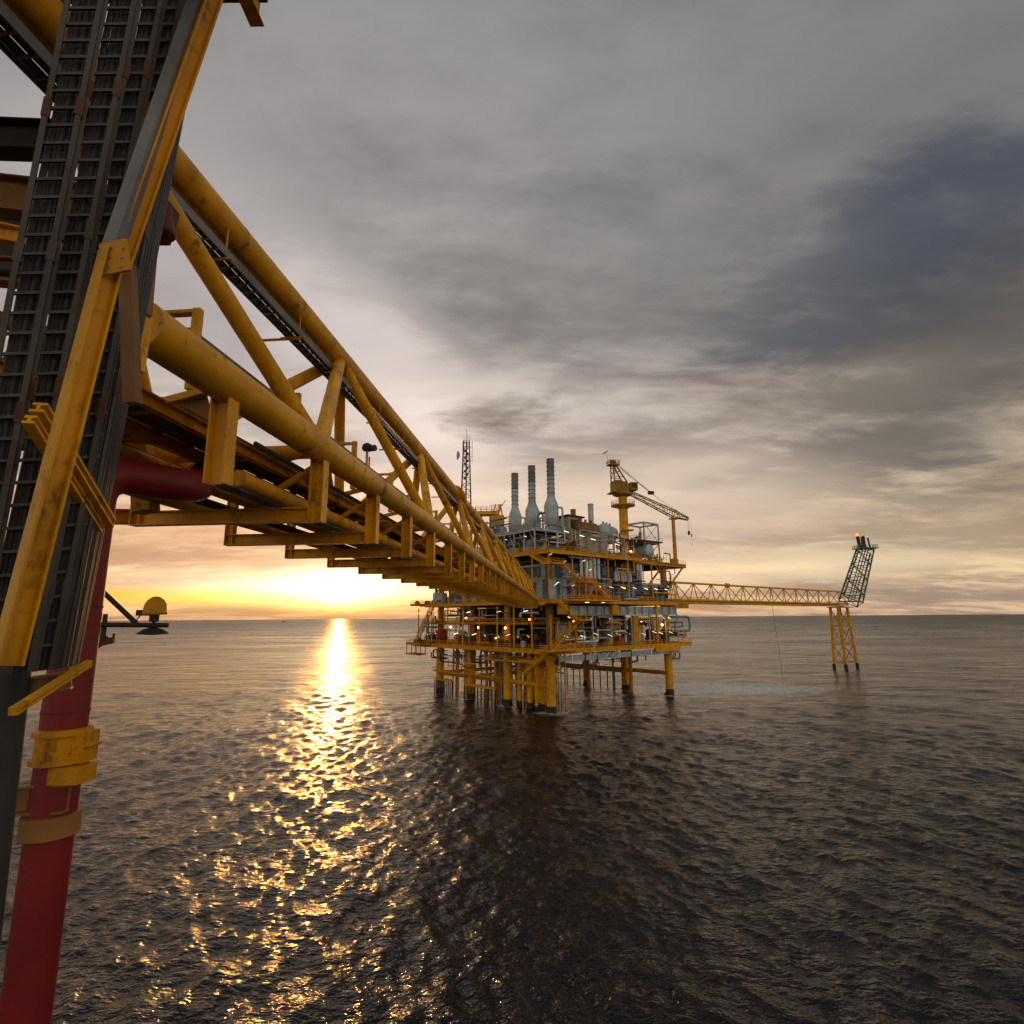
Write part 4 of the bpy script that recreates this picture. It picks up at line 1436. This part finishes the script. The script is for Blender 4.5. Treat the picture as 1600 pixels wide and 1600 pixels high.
# open frame with a vessel
fq, fp = 42.0, 2.0
fr = thing('skid_frame', P(fp, fq, 39.1), 'open grey steel frame holding a round vessel right of the crane', 'frame')
for a, b_ in ((-1, -1), (1, -1), (1, 1), (-1, 1)):
    MB().beam(P(fp + 3.4 * a, fq + 3.6 * b_, 39.1), P(fp + 3.4 * a, fq + 3.6 * b_, 51.0), .34, .34, up=E1).build('post', 'grey', fr)
for z_ in (45.0, 51.0):
    for (a0, b0_, a1, b1_) in ((-1, -1, 1, -1), (1, -1, 1, 1), (1, 1, -1, 1), (-1, 1, -1, -1)):
        MB().beam(P(fp + 3.3 * a0, fq + 3.5 * b0_, z_), P(fp + 3.3 * a1, fq + 3.5 * b1_, z_), .34, .5).build('beam', 'grey', fr)
MB().quadbox(P(fp, fq - 2, 45.3), E1 * 4.4, E2 * 6.5, Z * .12).build('platform', 'grating', fr)
railing(fr, [P(fp - 4.3, fq + 4.4, 45.4), P(fp - 4.3, fq - 8.4, 45.4), P(fp + 4.3, fq - 8.4, 45.4)], 1.2, 'grey')
for k in (-1, 1):
    MB().tube(P(fp - 3.4, fq - 3.4 * k, 39.4), P(fp - 3.4, fq + 3.4 * k, 44.8), .12, n=6).build('brace', 'grey', fr)
    MB().tube(P(fp - 3.4, fq - 3.4 * k, 45.4), P(fp - 3.4, fq + 3.4 * k, 50.8), .09, n=6).build('brace', 'grey', fr)
MB().lathe(P(fp - 4.2, fq - 2.2, 42.4), [(.6, -.6), (1.5, -.35), (2.0, 0), (2.0, 7), (1.5, 7.4)], 22, axis=E1).build('vessel', 'stack', fr)
MB().tube(P(fp, fq - 1, 45.4), P(fp, fq - 1, 48.6), .5, n=10).build('vessel', 'galv', fr)
for k in range(5):
    MB().quadbox(P(fp - 3 + 1.4 * k, fq - 6 + k, 46.0), E1 * .5, E2 * .5, Z * .6).build('equipment_box', 'brown', fr)

# communications mast
mbz = at(728, 800, 188.0)
ms = thing('radio_mast', V((mbz.x, mbz.y, 39.6)), 'slender red-brown lattice radio mast with a dish behind the footbridge', 'mast')
m0 = V((mbz.x, mbz.y, 39.6))
mt_z = at(727, 690, 188.0).z
MB().lattice(m0, V((m0.x, m0.y, mt_z)), 4.6, 4.6, 2.0, 2.0, 20, .13, .07, up=V((0, 1, 0))).build('lattice', 'rusty', ms)
mb = MB()
for k, (dx, z0_, z1_) in enumerate(((-1.3, -4, 1.2), (1.1, -6, 1.5), (0, -2, 4.5), (.5, -3, 2.2), (2.0, -7, .3), (-.6, -1, 1.5))):
    mb.tube(V((m0.x + dx, m0.y, mt_z + z0_)), V((m0.x + dx, m0.y, mt_z + z1_)), .07, n=6)
for z_ in (-2, -5.5, -7):
    mb.beam(V((m0.x - 1.4, m0.y, mt_z + z_)), V((m0.x + 2.2, m0.y, mt_z + z_)), .1, .1)
mb.tube(m0, V((m0.x, m0.y, mt_z)), .25, n=6)
mb.build('antenna', 'rusty', ms)
dc = V((m0.x - 2.3, m0.y - .4, at(716, 712, 188).z))
MB().lathe(dc, [(.1, 0), (.9, .15), (1.5, .55), (1.5, .75), (.05, .75)], 18, axis=V((-1, -.35, 0))).build('dish', 'grey', ms)
mb = MB()
for k in range(9):
    z_ = mt_z - 3.5 - k * 1.2
    mb.quadbox(V((m0.x + (.4 if k % 2 else -.3), m0.y - .6, z_)), V((.45, 0, 0)), V((0, .3, 0)), Z * .4)
mb.build('radio_box', 'brown', ms)
# second, smaller crane behind the bridge
c2 = at(776, 826, 186.0)
c2 = V((c2.x, c2.y, 39.6))
cr2 = thing('small_crane', c2, 'small yellow crane with service platform seen just above the footbridge truss', 'crane')
zt2 = at(776, 812, 186).z
MB().tube(c2, V((c2.x, c2.y, zt2)), 1.5, n=18).build('pedestal', 'yellow', cr2)
pl = at(760, 803, 186)
MB().quadbox(pl, V((3.6, 0, 0)), V((0, 2.0, 0)), Z * .5).build('service_platform', 'yellow', cr2)
railing(cr2, [pl + V((-3.6, -2, .4)), pl + V((3.6, -2, .4)), pl + V((3.6, 2, .4)), pl + V((-3.6, 2, .4)), pl + V((-3.6, -2, .4))], 1.6, 'yellow_old', 1.5, .07)
mb = MB()
for dx in (-1.6, 1.2):
    mb.tube(V((pl.x + dx, pl.y, 40)), pl + V((dx, 0, -.4)), .25, n=8)
tp = at(778, 788, 186)
for dx in (-2.0, .8, 2.2):
    mb.tube(V((c2.x + dx, c2.y, zt2)), V((tp.x + dx * .35, tp.y, tp.z)), .22, n=8)
mb.tube(V((tp.x - .5, tp.y, tp.z - 3)), V((tp.x + 2.6, tp.y, tp.z + 1.4)), .14, n=6)
mb.tube(V((pl.x + 3, pl.y, pl.z - 4)), V((tp.x + 1, tp.y, tp.z)), .3, n=8)
for z_ in (1.5, 3, 5):
    mb.beam(V((c2.x - 2, c2.y, zt2 + z_)), V((c2.x + 2.2, c2.y, zt2 + z_)), .15, .15)
mb.build('mast_frame', 'yellow', cr2)
MB().quadbox(V((c2.x + .3, c2.y - .5, zt2 - 1)), V((2.3, 0, 0)), V((0, 2, 0)), Z * 2.0).build('machinery_house', 'yellow_old', cr2)

# ------------------------------------------------------------------ flare bridge, its tower and boom
F0 = at(1040, 943, 176.5)
F1 = at(1318, 941, 262.0)
F0.z = F1.z = 28.0
FD = (F1 - F0).normalized()
FS = V((FD.y, -FD.x, 0))
FL = (F1 - F0).length
fb = thing('flare_bridge', F0, 'long thin yellow truss bridge running out to the right over the sea', 'bridge')
TH = 5.6
for sgn in (-1, 1):
    MB().tube(F0 + FS * (1.9 * sgn), F1 + FS * (1.9 * sgn), .36, n=12).build('lower_chord', 'yellow', fb)
MB().tube(F0 + Z * TH, F1 + Z * TH, .34, n=12).build('upper_chord', 'yellow', fb)
NP = 13
for k in range(NP):
    a = F0 + FD * (FL * k / NP)
    b_ = F0 + FD * (FL * (k + 1) / NP)
    c = (a + b_) / 2 + Z * TH
    for sgn in (-1, 1):
        MB().tube(a + FS * (1.9 * sgn), c, .16, n=8).build('brace', 'yellow', fb)
        MB().tube(b_ + FS * (1.9 * sgn), c, .16, n=8).build('brace', 'yellow', fb)
    MB().tube(a - FS * 1.9, a + FS * 1.9, .15, n=8).build('cross_tube', 'yellow_old', fb)
for off, z_, r in ((-.9, -.75, .28), (0, -.8, .36), (1.0, -.75, .22)):
    MB().tube(F0 + FS * off + Z * z_, F1 + FS * off + Z * z_, r, n=10).build('pipe', 'yellow_old', fb)
MB().beam(F0 + FS * 1.95 - Z * .75, F1 + FS * 1.95 - Z * .75, .15, .5).build('side_beam', 'yellow', fb)
MB().quadbox((F0 + F1) / 2 - Z * .22, FD * (FL / 2), FS * 1.5, Z * .05).build('walkway', 'grating', fb)
railing(fb, [F0 + FS * 1.5 - Z * .1, F1 + FS * 1.5 - Z * .1], 1.1, 'yellow_old', 3, .05)
kn = F0 + FD * (FL * 3.5 / NP) + Z * TH
MB().lathe(kn - FD * .9, [(.4, 0), (.75, .1), (.75, 1.7), (.4, 1.8)], 14, axis=FD).build('chord_sleeve', 'yellow', fb)
MB().quadbox(F0 + FD * 4.5 - Z * 1.4, FD * 5.0, FS * 1.8, Z * 1.1).build('bridge_seat', 'yellow_old', fb)
# hanging line
hl = F0 + FD * (FL * .50)
tag(MB().sweep([hl - Z * .9, hl - Z * 9 + FD * .8, hl - Z * 18 + FD * 2.2, hl - Z * 27.8 + FD * 2.9], .06, 5).build('hanging_line', 'rope'), 'thin dark line hanging from the flare bridge down to the sea', 'rope')
# tower
tw = thing('flare_tower', V((F1.x - 3, F1.y, 0)), 'yellow battered steel tower carrying the far end of the flare bridge', 'tower')
ft = [F1 - FD * 11.0 - FS * 1.6, F1 - FD * 11.0 + FS * 1.6, F1 - FD * 1.0 + FS * 1.6, F1 - FD * 1.0 - FS * 1.6]
fo = [F1 - FD * 11.5 - FS * 2.4, F1 - FD * 11.5 + FS * 2.4, F1 + FD * .6 + FS * 2.4, F1 + FD * .6 - FS * 2.4]
for a, b_ in zip(ft, fo):
    top_ = a - Z * 1.6
    bot = V((b_.x, b_.y, 2.0))
    lg = MB().tube(bot, top_, .62, n=16).build('leg', 'yellow', tw)
    dd = (bot - top_).normalized()
    MB().tube(bot, bot + dd * 8, .68, n=16).build('splash_zone', 'splash', lg)
lv = [(0.02, .33), (.33, .66), (.66, .98)]
for k in range(4):
    k2 = (k + 1) % 4
    for i, (u0, u1) in enumerate(lv):
        def lp(k_, u_):
            return (ft[k_] - Z * 1.6).lerp(V((fo[k_].x, fo[k_].y, 2.0)), u_)
        if i % 2:
            MB().tube(lp(k, u0), lp(k2, u1), .2, n=8).build('brace', 'yellow_old', tw)
        else:
            MB().tube(lp(k, u0), lp(k, u0).lerp(lp(k2, u1), 1.0), .2, n=8).build('brace', 'yellow_old', tw)
        MB().tube(lp(k, u1), lp(k2, u1), .18, n=8).build('brace', 'yellow_old', tw)
MB().quadbox(F1 - FD * 4.2 - Z * 1.45, FD * 7.0, FS * 3.0, Z * .18).build('cap_frame', 'yellow_old', tw)
# boom
G0 = at(1329, 940, 263.0)
G1 = at(1352, 858, 268.0)
bm = thing('flare_boom', G0, 'leaning dark green lattice flare boom at the far right end', 'flare boom')
gs = V((FS.y, -FS.x, 0))
MB().lattice(G0, G1, 8.0, 6.5, 6.0, 4.6, 7, .36, .16, up=V((.3, 1, 0))).build('lattice', 'green', bm)
for k in (-1.2, .2, 1.5):
    MB().tube(G0 + V((k, 0, 0)), G1 + V((k, 0, 0)), .22, n=8).build('flare_pipe', 'green', bm)
MB().beam(G0 - V((6, 4, 0)), G0 + V((3, 0, 0)), 4, .5).build('base_frame', 'green', bm)
MB().quadbox(G1 + Z * .2, V((4.4, 0, 0)), V((0, 3, 0)), Z * .18).build('top_platform', 'green', bm)
railing(bm, [G1 + V((-4.3, -3, .3)), G1 + V((4.3, -3, .3)), G1 + V((4.3, 3, .3)), G1 + V((-4.3, 3, .3)), G1 + V((-4.3, -3, .3))], 1.5, 'green', 2, .07)
mb = MB()
mb.tube(G1 + V((-2.4, 0, .2)), G1 + V((-3.0, 0, 6.2)), .75, n=12)
mb.tube(G1 + V((-1.0, 0, .2)), G1 + V((-1.0, 0, 6.0)), .55, n=12)
mb.build('flare_tip', 'rusty', bm)
MB().tube(G1 + V((.2, 0, .2)), G1 + V((-.2, 0, 6.4)), .5, n=12).tube(G1 + V((2.4, 0, .2)), G1 + V((1.8, 0, 5.6)), .42, n=12).build('flare_tip', 'green', bm)
ftip = G1 + V((-3.0, 0, 6.1))
fm_ = MB()
for (dx, dz_, r, h) in ((0, 0, .6, 1.9), (-.35, .1, .35, 1.2), (.4, -.1, .4, 1.5), (4.8, -.6, .28, 1.0)):
    fm_.lathe(ftip + V((dx, 0, dz_)), [(r * .5, 0), (r, h * .25), (r * .8, h * .5), (r * .35, h * .8), (.02, h)], 10, axis=V((-.15, 0, 1)))
tag(fm_.build('flare_flame', 'flame'), 'small orange flames burning on the flare tips', 'flame')
# tiny ship on the horizon
sp = at(444, 968, 4200)
sp.z = 0
sh_ = thing('distant_ship', sp, 'tiny dark ship on the horizon below the sun', 'ship')
MB().quadbox(sp + Z * 3, V((11, 0, 0)), V((0, 4, 0)), Z * 2).build('hull', 'dark', sh_)
MB().quadbox(sp + V((-4, 0, 8)), V((3, 0, 0)), V((0, 3, 0)), Z * 2.5).tube(sp + V((-4, 0, 10)), sp + V((-4, 0, 20)), .7, n=6).build('superstructure', 'dark', sh_)

for o in bpy.data.objects:
    if '_off' in o:
        del o['_off']
